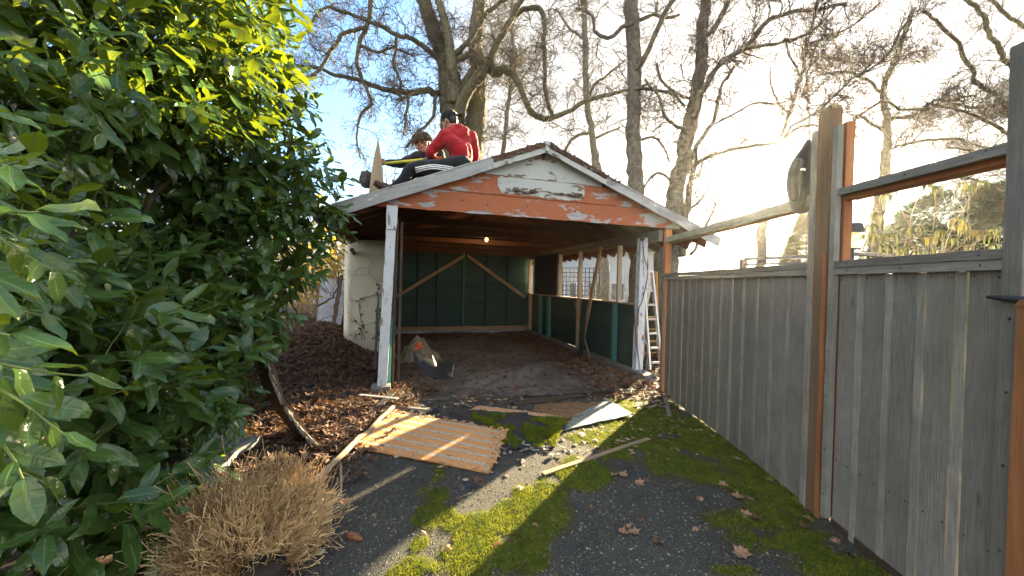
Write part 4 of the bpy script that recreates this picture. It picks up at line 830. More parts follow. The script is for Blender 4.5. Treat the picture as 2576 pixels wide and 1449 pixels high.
# evergreens beyond the fence: many needle sprays
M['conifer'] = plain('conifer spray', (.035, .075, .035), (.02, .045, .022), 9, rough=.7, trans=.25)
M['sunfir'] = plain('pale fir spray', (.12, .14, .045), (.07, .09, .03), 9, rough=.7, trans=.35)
def evergreen(px, Y, top_py, rad, mat, label, seed, n=2600, shape='cone', name='evergreen_tree', s=.16, group='evergreens beyond the fence'):
    r_ = np.random.RandomState(seed); b = pix(px, 700, Y); b[2] = float(gz(b[0], b[1])); top = pix(px, top_py, Y)[2]; h = top-b[2]
    t = thing(name, b, label, 'tree', group); tr = MB(); tube(tr, [b, b+[0, 0, h*.9]], [rad*.07, .01], 6); tr.build('trunk', M['bark'], t); lv = MB()
    for i in range(n):
        z = r_.rand()**.8; a = r_.rand()*6.28
        lump = .8+.35*vn(a*1.7+seed, z*7, seed); rr = rad*lump*((1-z)**.75 if shape == 'cone' else math.sqrt(max(0, 1-(2*z-1)**2))*1.0+.1)*(.65+.38*r_.rand()); c = b+np.array([math.cos(a)*rr, math.sin(a)*rr, z*h])
        d = unit(np.array([math.cos(a), math.sin(a), -.1+.5*r_.randn()])); pr = unit(np.cross(d, r_.randn(3))); l = s*(.5+r_.rand()); w = l*.32
        V = []; F = []
        for k, off in enumerate((-.7, -.3, .15, .6)):
            dd = unit(d+pr*off); V += [c, c+dd*l*.5+pr*w*.1, c+dd*l, c+dd*l*.5-pr*w*.1+np.array([0, 0, -.02])]; F.append((4*k, 4*k+1, 4*k+2, 4*k+3))
        lv.add(V, F, V, r_.rand())
    lv.build('foliage', mat, t)
evergreen(2400, 15, 480, 1.9, M['conifer'], 'dark green dome shaped evergreen seen through the gate frame', 3, 6500, 'dome', s=.3)
evergreen(2560, 14, 455, 1.6, M['conifer'], 'dark evergreen cut by the right gate stile', 4, 4000, 'dome', s=.3)
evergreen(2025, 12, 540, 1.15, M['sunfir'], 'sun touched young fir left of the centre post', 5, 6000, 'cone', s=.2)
evergreen(2290, 17, 560, 1.6, M['conifer'], 'low evergreen left of the dark dome', 7, 3000, 'dome', s=.3)

# drooping yellow-leaved shrub over the gate
M['droop'] = leafmat('drooping pale leaf', (.075, .095, .035), (.11, .12, .05), (.42, .27, .03), (.20, .20, .05), .22, .5, (.4, .4, .2))
ds = thing('drooping_shrub', pix(2300, 760, 4.4)*[1, 1, 0], 'shrub of drooping green and yellow leaf whorls behind the gate', 'shrub')
mb = MB(); lv = MB(); gl = MB(); r_ = np.random.RandomState(5)
whorls = [(2190, 575), (2205, 545), (2230, 500), (2245, 480), (2175, 600), (2335, 470), (2355, 478), (2425, 468), (2440, 478), (2470, 465), (2228, 625), (2300, 580), (2345, 605), (2310, 640), (2365, 590), (2410, 560), (2420, 575), (2475, 590), (2490, 600), (2500, 585), (2450, 590), (2200, 600), (2240, 600), (2335, 630), (2440, 625), (2500, 625), (2270, 630), (2390, 610)]
bs = [pix(2330, 800, 4.5), pix(2420, 800, 4.2), pix(2240, 800, 4.7)]
for k, (x, y) in enumerate(whorls):
    Yw = 4.2+.7*r_.rand(); c = pix(x, y-8, Yw); b = bs[k % 3]; mid = (b+c)/2+r_.randn(3)*.10; P = cable([b, mid, (mid+c)/2+r_.randn(3)*.06, c], 0, None, '', None, 14); tube(mb, P, np.linspace(.007, .0035, 14), 5)
    yel = (k in (7, 15, 16, 17, 12, 20)); nl = 9
    for j in range(nl):
        a = j*2*PI/nl+r_.rand(); o = np.array([math.cos(a), math.sin(a), 0]); s = np.linspace(0, 1, 6); L = .125*(.6+.6*r_.rand())
        C_ = c+o*(L*.6*np.sin(s*1.9))[:, None]+np.array([0, 0, 1])*(L*(.35*np.sin(s*2.2)-1.25*s**2))[:, None]; sd = np.cross(o, [0, 0, 1]); w = .015*np.array([.3, .8, 1, .9, .6, .05])
        V = np.concatenate([C_-sd*w[:, None], C_+sd*w[:, None]]); F = [(i, i+1, i+7, i+6) for i in range(5)]; gc = np.concatenate([np.stack([s, -.5+0*s, 0*s], 1), np.stack([s, .5+0*s, 0*s], 1)])
        lv.add(V, F, gc, .97+.03*r_.rand() if yel and r_.rand() < .8 else r_.rand()*.9)
mb.build('stems', M['reed'], ds, smooth=True); lv.build('leaves', M['droop'], ds, smooth=True)

# far house, trellis, neighbour fence
M['house'] = plain('pale blue siding', (.45, .52, .56), (.40, .47, .52), 3, rough=.8); M['glassd'] = plain('dark window glass', (.08, .10, .11), None, 3, rough=.1, spec=.8); M['trim'] = plain('white trim', (.72, .73, .73), (.66, .67, .67), 4, rough=.6)
hb = pix(1450, 700, 25); hb[2] = -.4; ho = thing('house', hb, 'pale blue house with white trimmed windows seen through the window bays', 'house')
mb = MB(); hx = hb+np.array([1.6, 3.5, 0])
box(mb, hx+np.array([0, 0, 2.2]), 8.2, 7.0, 4.4, 0.05); mb.build('wall', M['house'], ho)
mb = MB()
for i in range(14): box(mb, hx+np.array([0, -3.52+.005, .2+i*.3]), 8.24, .02, .018, 0.05)
mb.build('siding_joints', M['house'], ho)
mb = MB(); sl_ = [(hx+np.array([s*0, 0, 0])) for s in (0,)]
for s in (-1, 1): beam(mb, hx+np.array([-4.6, s*1.95, 5.15]), hx+np.array([4.6, s*1.95, 5.15]), 4.6, .14, unit(np.array([0, s*1.0, -.42])))
mb.build('roof', M['shingle'], ho)
for i, wx in enumerate((-2.9, -1.6, -.3, 1.2, 2.6)):
    c = hx+np.array([wx, -3.53+wx*.05, 1.5]); fr = MB(); box(fr, c, 1.0, .08, 1.3, .05); f = fr.build('window_frame', M['trim'], ho); p = MB()
    for sx in (-.23, .23): box(p, c+np.array([sx, -.045, 0]), .38, .02, 1.1, .05)
    p.build('window_pane', M['glassd'], f)
tl = thing('trellis', pix(1440, 760, 15), 'dark square lattice trellis seen through the window bays', 'trellis'); mb = MB()
ta, tb = pix(1380, 700, 15.5), pix(1512, 700, 14.6); ta[2] = tb[2] = 0; zt, zb_ = pix(1440, 674, 15)[2], pix(1440, 742, 15)[2]
for i in range(15): p = ta+(tb-ta)*i/14; beam(mb, p+[0, 0, zb_], p+[0, 0, zt], .035, .02, unit(tb-ta))
for i in range(7): z = zb_+(zt-zb_)*i/6; beam(mb, ta+[0, .022, z], tb+[0, .022, z], .035, .02, (0, 0, 1))
mb.build('lattice', plain('grey lattice', (.17, .165, .15), None, 5), tl); mb = MB()
beam(mb, ta+[0, 0, -.3], ta+[0, 0, zt+.05], .09, .09, (1, 0, 0)); beam(mb, tb+[0, 0, -.3], tb+[0, 0, zt+.05], .09, .09, (1, 0, 0)); beam(mb, ta+[0, -.05, .35+zb_*.0], tb+[0, -.05, .35], .9, .03, (0, 0, 1)); mb.build('lower_board', M['cedar_grey'], tl)
nf = thing('neighbour_fence', pix(1950, 760, 6.5), 'low grey board rail beyond the fence under the young fir', 'fence'); mb = MB()
a1, b1 = pix(1872, 652, 6.5), pix(2160, 640, 5.6); beam(mb, a1, b1, .05, .09, (0, 0, 1), 6, .002); beam(mb, a1+[0, 0, -.10], b1+[0, 0, -.10], .04, .04, (0, 0, 1), 6, .002)
a1, b1 = pix(2140, 638, 5.8), pix(2430, 652, 6.5); beam(mb, a1, b1, .05, .09, (0, 0, 1), 6, .002); mb.build('rail', M['cedar_grey_rail'], nf); mb = MB()
for x, Yq in ((1876, 6.5), (2010, 6.05), (2425, 6.5)): p = pix(x, 652, Yq); beam(mb, np.array([p[0], p[1]+.06, -.15]), np.array([p[0], p[1]+.06, p[2]]), .09, .09, (1, 0, 0), 4, .001)
mb.build('fence_posts', M['cedar_grey'], nf)

# lantern and jacket near centre post
lt = thing('lantern', pix(2142, 600, 2.9), 'white glass lantern behind the orange post of the gate', 'lantern')
lc = pix(2140, 605, 2.9); mb = MB(); box(mb, lc, .07, .07, .12, .1); mb.build('glass', plain('milk glass', (.8, .8, .78), (.78, .78, .76), 3, rough=.2, trans=.5), lt)
mb = MB(); beam(mb, lc+[0, 0, .06], lc+[0, 0, .13], .12, .12, (1, 0, 0), 3, 0, taper=lambda a: 1-.45*a); mb.build('cap', M['iron'], lt); mb = MB(); box(mb, lc-np.array([0, 0, .067]), .09, .09, .012, .1); beam(mb, lc-np.array([0, 0, .07]), np.array([lc[0], lc[1], -.1]), .03, .03, (1, 0, 0)); mb.build('stand', M['iron'], lt)
jk = thing('jacket', pix(2012, 470, 2.78), 'dark jacket hung on the left side of the tall centre post', 'jacket')
c = pix(2020, 427, 2.655); mb = MB(); beam(mb, c-np.array([.03, 0, .004]), c+np.array([.03, 0, .004]), .028, .004, (0, 0, 1)); e_ = mb.build('chest_badge', plain('dark badge', (.06, .06, .07), None, 5), jk)
mb = MB()
for k in range(3): ell(mb, c+np.array([-.004+.012*(k-1), -.004, .003*(k % 2)]), (.007, .002, .008), nu=8, nv=6)
mb.build('badge_emblem', M['trim'], jk)
# ------------------------------------------------------------------ cherry laurel
lau = thing('laurel_hedge', (-2.3, 3.2, 0), 'huge glossy green laurel hedge filling the left side', 'hedge')
blobs = [(430, 40, 3.0, .66), (560, 220, 3.6, .62), (648, 400, 4.2, .55), (735, 500, 4.6, .46), (640, 620, 4.3, .62), (500, 720, 3.8, .6), (455, 880, 3.2, .5), (375, 1060, 2.6, .42), (270, 1260, 2.1, .34),
         (95, 1130, 1.75, .36), (0, 200, 1.9, .42), (170, 330, 2.4, .38), (330, 170, 2.7, .55), (60, 880, 1.8, .38), (220, 860, 2.3, .40), (-110, 600, 1.7, .40), (110, 20, 2.2, .5), (330, 780, 2.9, .48), (80, 1380, 1.6, .28),
         (250, -180, 2.8, .7), (480, -160, 3.3, .7), (-120, 1000, 1.5, .4), (480, 420, 3.5, .42), (360, 330, 2.9, .35), (520, 560, 4.0, .45), (610, 760, 4.4, .30)]
BL = []
for (x, y, Yb, r) in blobs: BL.append((pix(x, y, Yb), r, 1.0))
back = []
for (x, y, Yb, r) in blobs[:18:1]:
    c = pix(x, y, Yb)+np.array([-.75, .55, -.05]); back.append((c, r*1.15, .8))
back += [(pix(300, 520, 3.8), .6, .8), (pix(180, 600, 3.2), .55, .8), (pix(420, 600, 4.4), .6, .8), (pix(520, 930, 4.4), .5, .9), (pix(400, 1100, 3.6), .4, .8)]
# leaf templates: curved blade with folded midrib
def leaf_tmpl(curl, fold, tw):
    t = np.array([0, .06, .2, .42, .64, .84, 1.0]); w = np.array([.02, .06, .62, 1.0, .95, .58, .03])*.165
    V = []; G = []
    for i, (a, b) in enumerate(zip(t, w)):
        z = -curl*a*a+.05*math.sin(a*9); x = a-.25*curl*a*a
        for sgn in (-1, 0, 1): V.append((x, sgn*b, z+abs(sgn)*b*fold+sgn*tw*a*.12)); G.append((a, sgn*.5*b/.165*1.0 if b > .02 else sgn*.5, 0))
    F = []
    for i in range(6):
        for j in range(2): F.append((i*3+j, i*3+j+1, i*3+3+j+1, i*3+3+j))
    return np.array(V), np.array(F), np.array(G)
TM = [leaf_tmpl(c, f, w) for c, f, w in ((.12, .25, .2), (.28, .35, -.4), (.5, .2, .5), (.05, .45, 0), (.38, .3, -.6), (.2, .1, .8))]
def add_leaves(mb, P, D, Nn, Ln, var):
    """P base, D direction, Nn up-normal hint, Ln length"""
    D = D/np.linalg.norm(D, axis=1)[:, None]; Sd = np.cross(Nn, D); Sd /= np.linalg.norm(Sd, axis=1)[:, None]+1e-9; Up = np.cross(D, Sd); k = rs.randint(0, len(TM), len(P))
    for m_ in range(len(TM)):
        q = k == m_; n = q.sum()
        if not n: continue
        V0, F0, G0_ = TM[m_]; s = Ln[q][:, None, None]; wv = (.85+.45*rs.rand(n))[:, None, None]
        V = P[q][:, None]+s*(V0[None, :, 0:1]*D[q][:, None]+wv*V0[None, :, 1:2]*Sd[q][:, None]+V0[None, :, 2:3]*Up[q][:, None])
        F = (F0[None]+len(V0)*np.arange(n)[:, None, None]).reshape(-1, 4); mb.add(V.reshape(-1, 3), F, np.tile(G0_, (n, 1))+np.array([0, 0, 1])*np.repeat(rs.rand(n), len(V0))[:, None]*9, np.repeat(var[q], len(V0)))
lf_mb = MB(); st_mb = MB()
def sprig(p, d, k=8, L=.135, yel=0.0):
    d = unit(d); n = 5; st = L*.9; Q = [p-d*st*.9]; q = Q[0].copy(); v = d.copy()
    for _ in range(n): v = unit(v+rs.randn(3)*.10+np.array([0, 0, .04])); q = q+v*st*.38; Q.append(q)
    Q = np.array(Q); tube(st_mb, Q, np.linspace(.004, .0022, n+1), 4, cap=False)
    a0 = rs.rand()*6.28; P = []; D = []; U_ = []; Ls = []
    for i in range(k):
        t = (i+.5)/k; a = a0+i*2.4; pr = unit(np.cross(v, [0.3, .2, 1.0])); qr = np.cross(v, pr); rad = pr*math.cos(a)+qr*math.sin(a)
        ii = min(n-1, int(t*n)); pt = Q[ii]+(Q[ii+1]-Q[ii])*(t*n-ii); spread = 1.15-.65*t
        dd = unit(v*(.45+.6*t)+rad*spread+np.array([0, 0, -.42+.25*t])+rs.randn(3)*.10)
        P.append(pt); D.append(dd); U_.append(unit(v*.8+np.array([0, 0, .9])-rad*.1)); Ls.append(L*(.55+.55*rs.rand())*(1.1-.3*t))
    add_leaves(lf_mb, np.array(P), np.array(D), np.array(U_), np.array(Ls), np.clip(rs.rand(k)*.93+yel, 0, 1))
cnt = 0
def blob_fill(c, r, dens, shell, allb, scale=1.0, L=.135):
    global cnt
    n = int(4*PI*r*r*dens)
    for _ in range(n):
        o = unit(rs.randn(3)); p = c+o*r*shell*(1+.10*rs.randn()); 
        if p[2] < .12: continue
        if any(np.linalg.norm(p-c2) < r2*.86*shell for c2, r2, s2 in allb if c2 is not c): continue
        nearf = np.clip(np.linalg.norm(p-CAM)/2.6, 0, 1)
        if np.linalg.norm(p-CAM) < .62: continue
        if (p-CAM)[0]/max(p[1], .05) < -3.2: continue
        d = unit(o+np.array([.25, -.35, .10])+rs.randn(3)*.35); sprig(p, d, 7+rs.randint(3), L*(.85+.3*rs.rand())); cnt += 1
for c, r, s_ in BL: blob_fill(c, r, 17, 1.0, BL, L=.25)
for c, r, s_ in BL: blob_fill(c, r, 8, .70, [], L=.19)
for c, r, s_ in back: blob_fill(c, r, 13, 1.0, [], L=.19)
# large leaves hanging close to the lens at the left edge
for (x, y, Yb, dx, dz, L) in [(-25, 930, .74, .8, -.35, .15), (-15, 1000, .72, .8, -.5, .155), (0, 1090, .76, .7, -.6, .14), (-10, 560, .80, .8, -.2, .13), (-20, 420, .82, .8, 0, .13), (-30, 690, .80, .8, -.4, .13), (-60, 330, .85, .8, -.1, .13), (20, 620, .92, .7, -.5, .13), (-40, 820, .80, .8, -.3, .13), (60, 690, 1.3, .8, -.3, .17), (110, 640, 1.6, .6, -.5, .18), (200, 720, 1.9, .5, -.7, .19), (240, 300, 2.0, .5, -.7, .19), (350, 250, 2.3, .6, -.5, .19),(-40, 930, .95, .6, -.5, .16), (-60, 1010, .92, .7, -.6, .165), (-30, 1090, 1.0, .5, -.7, .15), (-50, 620, 1.05, .6, -.1, .15), (-40, 400, 1.1, .7, .0, .15), (-30, 780, 1.1, .6, -.3, .14), (-60, 500, 1.0, .5, .1, .15), (20, 1180, 1.15, .5, -.6, .14), (-20, 700, 1.1, .7, -.2, .15), (60, 600, 1.5, .6, -.2, .14), (-40, 300, 1.2, .6, .2, .14)]:
    p = pix(x, y, Yb); sprig(p, np.array([dx, -.1, dz]), 7, L)
# named outline sprigs
for (x, y, Yb, dx, dz) in [(655, 60, 3.2, .8, .5), (700, 120, 3.6, .9, .3), (735, 200, 3.8, 1, .2), (760, 290, 4.1, 1, .2), (800, 370, 4.4, 1, .1), (840, 450, 4.7, 1, .1), (845, 540, 4.7, 1, -.3), (800, 610, 4.5, 1, -.4), (770, 690, 4.3, .8, -.5), (700, 790, 3.9, .8, -.2), (610, 910, 3.1, 1, .1), (560, 960, 3.0, 1, -.2), (540, 1060, 2.7, .8, -.5), (500, 1140, 2.5, .7, -.6), (450, 1240, 2.2, .6, -.7), (380, 1300, 2.0, .6, -.8), (330, 1350, 1.9, .5, -.8), (600, 30, 3.1, .5, .9), (500, 1000, 2.7, .8, -.3), (690, 830, 4.0, .5, -.6), (640, 870, 3.5, .7, -.5)]:
    for _ in range(2): sprig(pix(x+rs.randn()*8, y+rs.randn()*10, Yb), np.array([dx, -.25, dz])+rs.randn(3)*.15, 7, .22)
print('sprigs', cnt, 'laurel verts', lf_mb.n)
lf_mb.build('foliage', M['laurel'], lau, smooth=True); st_mb.build('shoots', plain('green shoot', (.16, .20, .05), (.10, .13, .04), 9, rough=.6), lau, smooth=True)
for pts_ in ([(40, 1500, 2.6, 30), (20, 600, 2.5, 28), (5, 250, 2.4, 24), (0, -100, 2.3, 18)], [(200, 1300, 3.1, 22), (120, 620, 2.9, 20), (210, 300, 2.8, 14), (330, -20, 2.8, 9)], [(230, 900, 3.4, 12), (290, 640, 3.2, 11), (430, 450, 3.3, 9), (480, 300, 3.5, 7)], [(420, 1150, 3.9, 16), (500, 700, 4.1, 13), (470, 350, 3.9, 10), (440, 100, 3.6, 7)], [(560, 1000, 4.2, 12), (620, 700, 4.5, 10), (690, 520, 4.6, 7)], [(100, 800, 2.4, 9), (180, 560, 2.3, 8), (90, 330, 2.2, 6)]):
    P = cable([pix(x, y, Yy) for x, y, Yy, w in pts_], 0, None, '', None, 24); R = np.interp(np.linspace(0, 1, 24), np.linspace(0, 1, len(pts_)), [w*Yy/FPX for x, y, Yy, w in pts_])
    P = P+rs.randn(24, 3)*.012; P[:, 2] = np.maximum(P[:, 2], -.1); mb = MB(); tube(mb, P, R*.6, 8, rough=.1); mb.build('branch', M['laurel_wood'], lau, smooth=True)

# dry bush in a pot
db = thing('dry_bush', (-1.28, 1.95, 0), 'dead golden brown bush of wiry stems beside the laurel', 'bush')
mb = MB(); r_ = np.random.RandomState(8)
for tfl in range(250):
    a = r_.rand()*6.28; rr = math.sqrt(r_.rand()); bx, by = -1.45+.46*rr*math.cos(a), 2.02+.40*rr*math.sin(a); out_ = np.array([math.cos(a)*rr, math.sin(a)*rr, 0]); H = (.46-.20*rr**2)*(.55+.75*float(vn(bx*5.5, by*5.5, 3)))*(.75+.4*r_.rand()); low = r_.rand() < .28
    s0_ = np.array([-1.30+(bx+1.30)*.55, 1.95+(by-1.95)*.55, .06+.05*r_.rand()]); d = unit(out_*(.8 if not low else 1.3)+np.array([0, 0, 1.0 if not low else .25])+r_.randn(3)*.12); vr = r_.rand()*.5+(.5 if bx > -1.35 else 0)
    for i in range(22 if not low else 14):
        q = s0_+r_.randn(3)*.022; v = unit(d+r_.randn(3)*.16); L = H*(.65+.45*r_.rand()); Q = [q]
        for _ in range(7): v = unit(v+r_.randn(3)*(.17 if not low else .32)+np.array([0, 0, .05])); q = q+v*L/7; Q.append(q)
        Q = np.array(Q); Q[:, 2] = np.maximum(Q[:, 2], .012); tube(mb, Q, [.0017, .0015, .0014, .0012, .0011, .0010, .0012, .0024], 3, cap=False, var=vr*(.6+.4*r_.rand()))
        for k in (2, 3, 4, 5, 6):
            if r_.rand() < .5: w = unit(v+r_.randn(3)*.6+[0, 0, .3]); l = .02+.035*r_.rand(); tube(mb, np.array([Q[k], Q[k]+w*l*.6, Q[k]+w*l+r_.randn(3)*.004]), [.0012, .0011, .0022], 3, cap=False, var=vr*(.6+.4*r_.rand()))
mb.build('stems', M['drystem'], db)
pt = thing('plant_pot', (-1.10, 1.72, 0), 'black plastic pot under the dead golden bush', 'pot'); mb = MB()
for (r0, r1, z0, z1) in ((.065, .085, .0, .20), (.093, .093, .20, .23)):
    tube(mb, [(-1.10, 1.66, z0), (-1.10, 1.66, z1)], [r0, r1], 24, cap=False)
mb.build('pot_wall', M['black_rubber'], pt, smooth=True); mb = MB(); tube(mb, [(-1.10, 1.66, .19), (-1.10, 1.66, .20)], .083, 20); mb.build('potting_soil', M['soil'], pt)

# curved rotten board by the hedge
cb_ = thing('curved_board', gp(815, 1148), 'rotten curved board with flaking edge leaning into the hedge', 'board')
cp = [(816, 1148, 3.26), (775, 1110, 3.33), (735, 1060, 3.42), (700, 1000, 3.5), (676, 930, 3.58), (660, 870, 3.66), (655, 815, 3.75)]
P = cable([pix(*c) for c in cp], 0, None, '', None, 30); mb = MB(); V = []; gc = []
for i in range(30):
    e = .018*(vn(i*.7, 1, 3)-.5); s_ = P[i]; T = unit(P[min(29, i+1)]-P[max(0, i-1)]); dn = unit(np.cross(T, np.array([-.75, .65, 0]))); dn = dn if dn[2] > 0 else -dn
    wv = np.array([-.28, .22, 0.0])
    for (aa, bb) in ((0, 0), (0, .05+e), (1, .05+e), (1, 0)): V.append(s_+wv*aa+dn*bb+rs.randn(3)*.003); gc.append((i*.05, aa*.3, bb))
F = [(i*4+j, i*4+(j+1) % 4, i*4+4+(j+1) % 4, i*4+4+j) for i in range(29) for j in range(4)]+[(0, 3, 2, 1), (116, 117, 118, 119)]
mb.add(V, F, gc, .4); mb.build('board_body', M['rotten'], cb_)
mb = MB()
for k in range(110):
    i = rs.randint(0, 28); T = unit(P[i+1]-P[i]); q = P[i]+np.array([.006, -.01, .012+.035*rs.rand()])+rs.randn(3)*.006; beam(mb, q, q+T*(.03+.07*rs.rand()), .006+.02*rs.rand(), .004, (0, 0, 1), 2, .003)
mb.build('flaking_skin', wood('pale flaking skin', (.40, .33, .22), (.24, .19, .12), paint=((.42, .46, .45), .5, .55, 3.0)), cb_)
cb2 = thing('stone_slab', gp(520, 1150), 'grey slab half hidden behind the dead bush', 'slab'); mb = MB()
slab(mb, lambda a, b: np.stack([-2.80+.62*a+.02*np.sin(b*9), 2.75+.5*b+.03*np.sin(a*11), .10+.05*b+.02*np.sin(a*7)], -1), 14, 10, .05); mb.build('slab_body', M['stone'], cb2)

# ------------------------------------------------------------------ debris on the drive
def quad_sheet(c4, th, lift, nu=40, nv=20, jag=(.0, .0, .0, .0), wav=.01, seed=0, scale=None):
    A, B, Cc, D = [gp(x, y, 0) for x, y in c4]
    W_ = np.linalg.norm(B-A); H_ = np.linalg.norm(D-A)
    def fn(a, b):
        e0 = jag[0]*(fbm(b*9, b*0+seed, seed)-.5); e1 = jag[1]*(fbm(b*9, b*0+seed+2, seed+1)-.5); e2 = jag[2]*(fbm(a*14, a*0+1, seed+2)-.5); e3 = jag[3]*(fbm(a*14, a*0+4, seed+3)-.5)
        aa = e0+(1+e1-e0)*a; bb = e2+(1+e3-e2)*b
        P = ((1-aa)*(1-bb))[..., None]*A+(aa*(1-bb))[..., None]*B+(aa*bb)[..., None]*Cc+((1-aa)*bb)[..., None]*D
        P = P.copy(); P[..., 2] = gz(P[..., 0], P[..., 1])+lift(aa, bb)+th+wav*(fbm(aa*4, bb*4, seed+9)-.5); return P
    return fn, (lambda a, b: np.stack([a*W_, b*H_, 0*a], -1)), W_, H_
# plywood striped with glue lines
m, t = newmat('torn plywood'); M['ply'] = m; gc = att(t, 'gc').outputs['Vector']; s = nd(t, 'ShaderNodeSeparateXYZ', {0: gc})
nz = noise(t, gc, 9, 5); yy = mth(t, 'ADD', s.outputs[1], mth(t, 'MULTIPLY', mth(t, 'SUBTRACT', nz, .5), .03))
per = .155; fr = mth(t, 'FRACT', mth(t, 'DIVIDE', yy, per)); st_ = mth(t, 'MULTIPLY', rng(t, fr, .60, .64), rng(t, fr, .90, .94, 1, 0))
gr = noise(t, nd(t, 'ShaderNodeMapping', {'Vector': gc, 'Scale': (2, 60, 1)}).outputs[0], 1, 5, .6, .8)
oc = mix(t, rng(t, gr, .3, .7), (.60, .30, .11), (.46, .205, .07)); oc = mix(t, rng(t, noise(t, nd(t, 'ShaderNodeMapping', {'Vector': gc, 'Scale': (9, 22, 1)}).outputs[0], 1, 5), .62, .70), oc, (.10, .055, .03))
gcN = mix(t, rng(t, noise(t, gc, 40, 4), .4, .65), (.46, .40, .30), (.28, .22, .15)); colp = mix(t, mth(t, 'MULTIPLY', st_, rng(t, noise(t, gc, 12, 5), .30, .40)), oc, gcN)
out(t, nd(t, 'ShaderNodeBsdfPrincipled', {'Base Color': colp, 'Roughness': .75, 'Normal': bump(t, mth(t, 'ADD', gr, mth(t, 'MULTIPLY', st_, -1.0)), .5, .01)}).outputs[0])
fn, gcf, W_, H_ = quad_sheet([(885, 1130), (1228, 1196), (1272, 1098), (990, 1046)], .014, lambda a, b: .015+.03*b, 60, 34, (.01, .06, .012, .04), .012, 3)
pl = thing('plywood_sheet', gp(1080, 1115), 'torn orange plywood sheet with pale glue stripes lying on the drive', 'plywood')
mb = MB(); slab(mb, fn, 64, 40, .014, gcf=gcf); mb.build('sheet', M['ply'], pl)
mb = MB()
for k in range(240):
    e = rs.rand(); a = 1.0 if e < .45 else rs.rand(); b = rs.rand() if e < .45 else (1.0 if e < .8 else 0.0)
    P = fn(np.array([[min(1, a+.01*rs.randn())]]), np.array([[b]]))[0, 0]+np.array([0, 0, .001]); d = unit(np.array([rs.randn(), rs.randn(), .25])); beam(mb, P, P+d*(.015+.04*rs.rand()), .008+.014*rs.rand(), .002, np.cross(d, [0, 0, 1]), 1, 0)
mb.build('torn_splinters', M['ply'], pl)
mb = MB(); fn2, g2, _, _ = quad_sheet([(885, 1130), (1228, 1196), (1272, 1098), (990, 1046)], .0, lambda a, b: .008+.03*b-.006, 60, 34, (.0, .12, .0, .08), .012, 3); slab(mb, fn2, 40, 24, .006, gcf=g2); mb.build('backing_ply', M['dark_timber'], pl)

ts = thing('tar_paper_sheet', gp(1280, 1090), 'black tar paper with moss clumps behind the plywood sheet', 'roofing')
fn, gcf, _, _ = quad_sheet([(1262, 1140), (1395, 1130), (1432, 1066), (1170, 1040)], .006, lambda a, b: .02+.03*b, 40, 24, (.2, .12, .10, .05), .03, 5); mb = MB(); slab(mb, fn, 50, 30, .006, gcf=gcf); mb.build('felt', M['tar'], ts)
fnt, gcf, _, _ = quad_sheet([(1110, 1078), (1300, 1110), (1330, 1050), (1150, 1040)], .006, lambda a, b: .028+.02*b, 40, 24, (.1, .12, .10, .10), .03, 6); mb = MB(); slab(mb, fnt, 40, 24, .006, gcf=gcf); mb.build('felt', M['tar'], ts)
mo = []; 
for k in range(42000):
    a, b = rs.rand(), rs.rand()
    mo.append((a, b))
mo = np.array(mo); dm = np.maximum(1.25-1.9*np.abs(mo[:, 1]-.42-.10*np.sin(mo[:, 0]*9))-.25*np.abs(mo[:, 0]-.6), 0); dm = dm*(fbm(mo[:, 0]*7, mo[:, 1]*5, 2) > .42); mo = mo[rs.rand(len(mo)) < dm]
P = fn(mo[:, :1], mo[:, 1:])[:, 0]; n = len(P); hgt = .022*fbm(mo[:, 0]*11, mo[:, 1]*8, 31)*rs.rand(n); an = rs.rand(n)*6.28; d = np.stack([np.cos(an), np.sin(an), 0*an], 1)*.0035; up = np.stack([rs.randn(n)*.007, rs.randn(n)*.007, .010+.012*rs.rand(n)], 1); c = P+np.stack([0*hgt, 0*hgt, hgt], 1)
V = np.stack([c-d, c+d, c+up], 1).reshape(-1, 3); mb = MB(); mb.add(V, np.arange(3*n).reshape(-1, 3), V, np.repeat(rs.rand(n), 3)); mb.build('moss_clumps', M['moss'], ts, kind='stuff')
# bark-like underside flakes at its front edge
mb = MB(); 
for k in range(26): q = gp(1255+170*rs.rand(), 1130+10*rs.randn(), .01+.02*rs.rand()); d = unit([rs.randn(), rs.randn()*.5, .2]); beam(mb, q, q+d*(.03+.05*rs.rand()), .02+.03*rs.rand(), .004, np.cross(d, [0, 0, 1]), 3, .004)
mb.build('curled_edge', plain('grey weathered felt', (.30, .28, .25), (.14, .12, .10), 12), ts)

pb = thing('torn_board', gp(1260, 1040), 'torn strip of orange board behind the tar paper', 'board'); fn, gcf, _, _ = quad_sheet([(1165, 1050), (1440, 1070), (1425, 1058), (1200, 1026)], .012, lambda a, b: .025+0*a, 30, 8, (.1, .1, .3, .3), .02, 8); mb = MB(); slab(mb, fn, 60, 8, .012, gcf=gcf); mb.build('board_body', M['ply'], pb)
wsp = thing('speckled_sheet', gp(1510, 1050), 'white speckled weathered sheet with one raised corner near the moss', 'sheet'); fn, gcf, _, _ = quad_sheet([(1415, 1088), (1592, 1052), (1528, 1014), (1438, 1052)], .008, lambda a, b: .015+.03*a, 30, 20, (.12, .02, .02, .1), .02, 9); mb = MB(); slab(mb, fn, 44, 30, .010, gcf=gcf)
mb.build('sheet', plain('lichen speckled sheet', (.33, .36, .33), (.08, .10, .09), 26, rough=.8, coord='gc', third=((.2, .25, .23), .5, .6)), wsp)
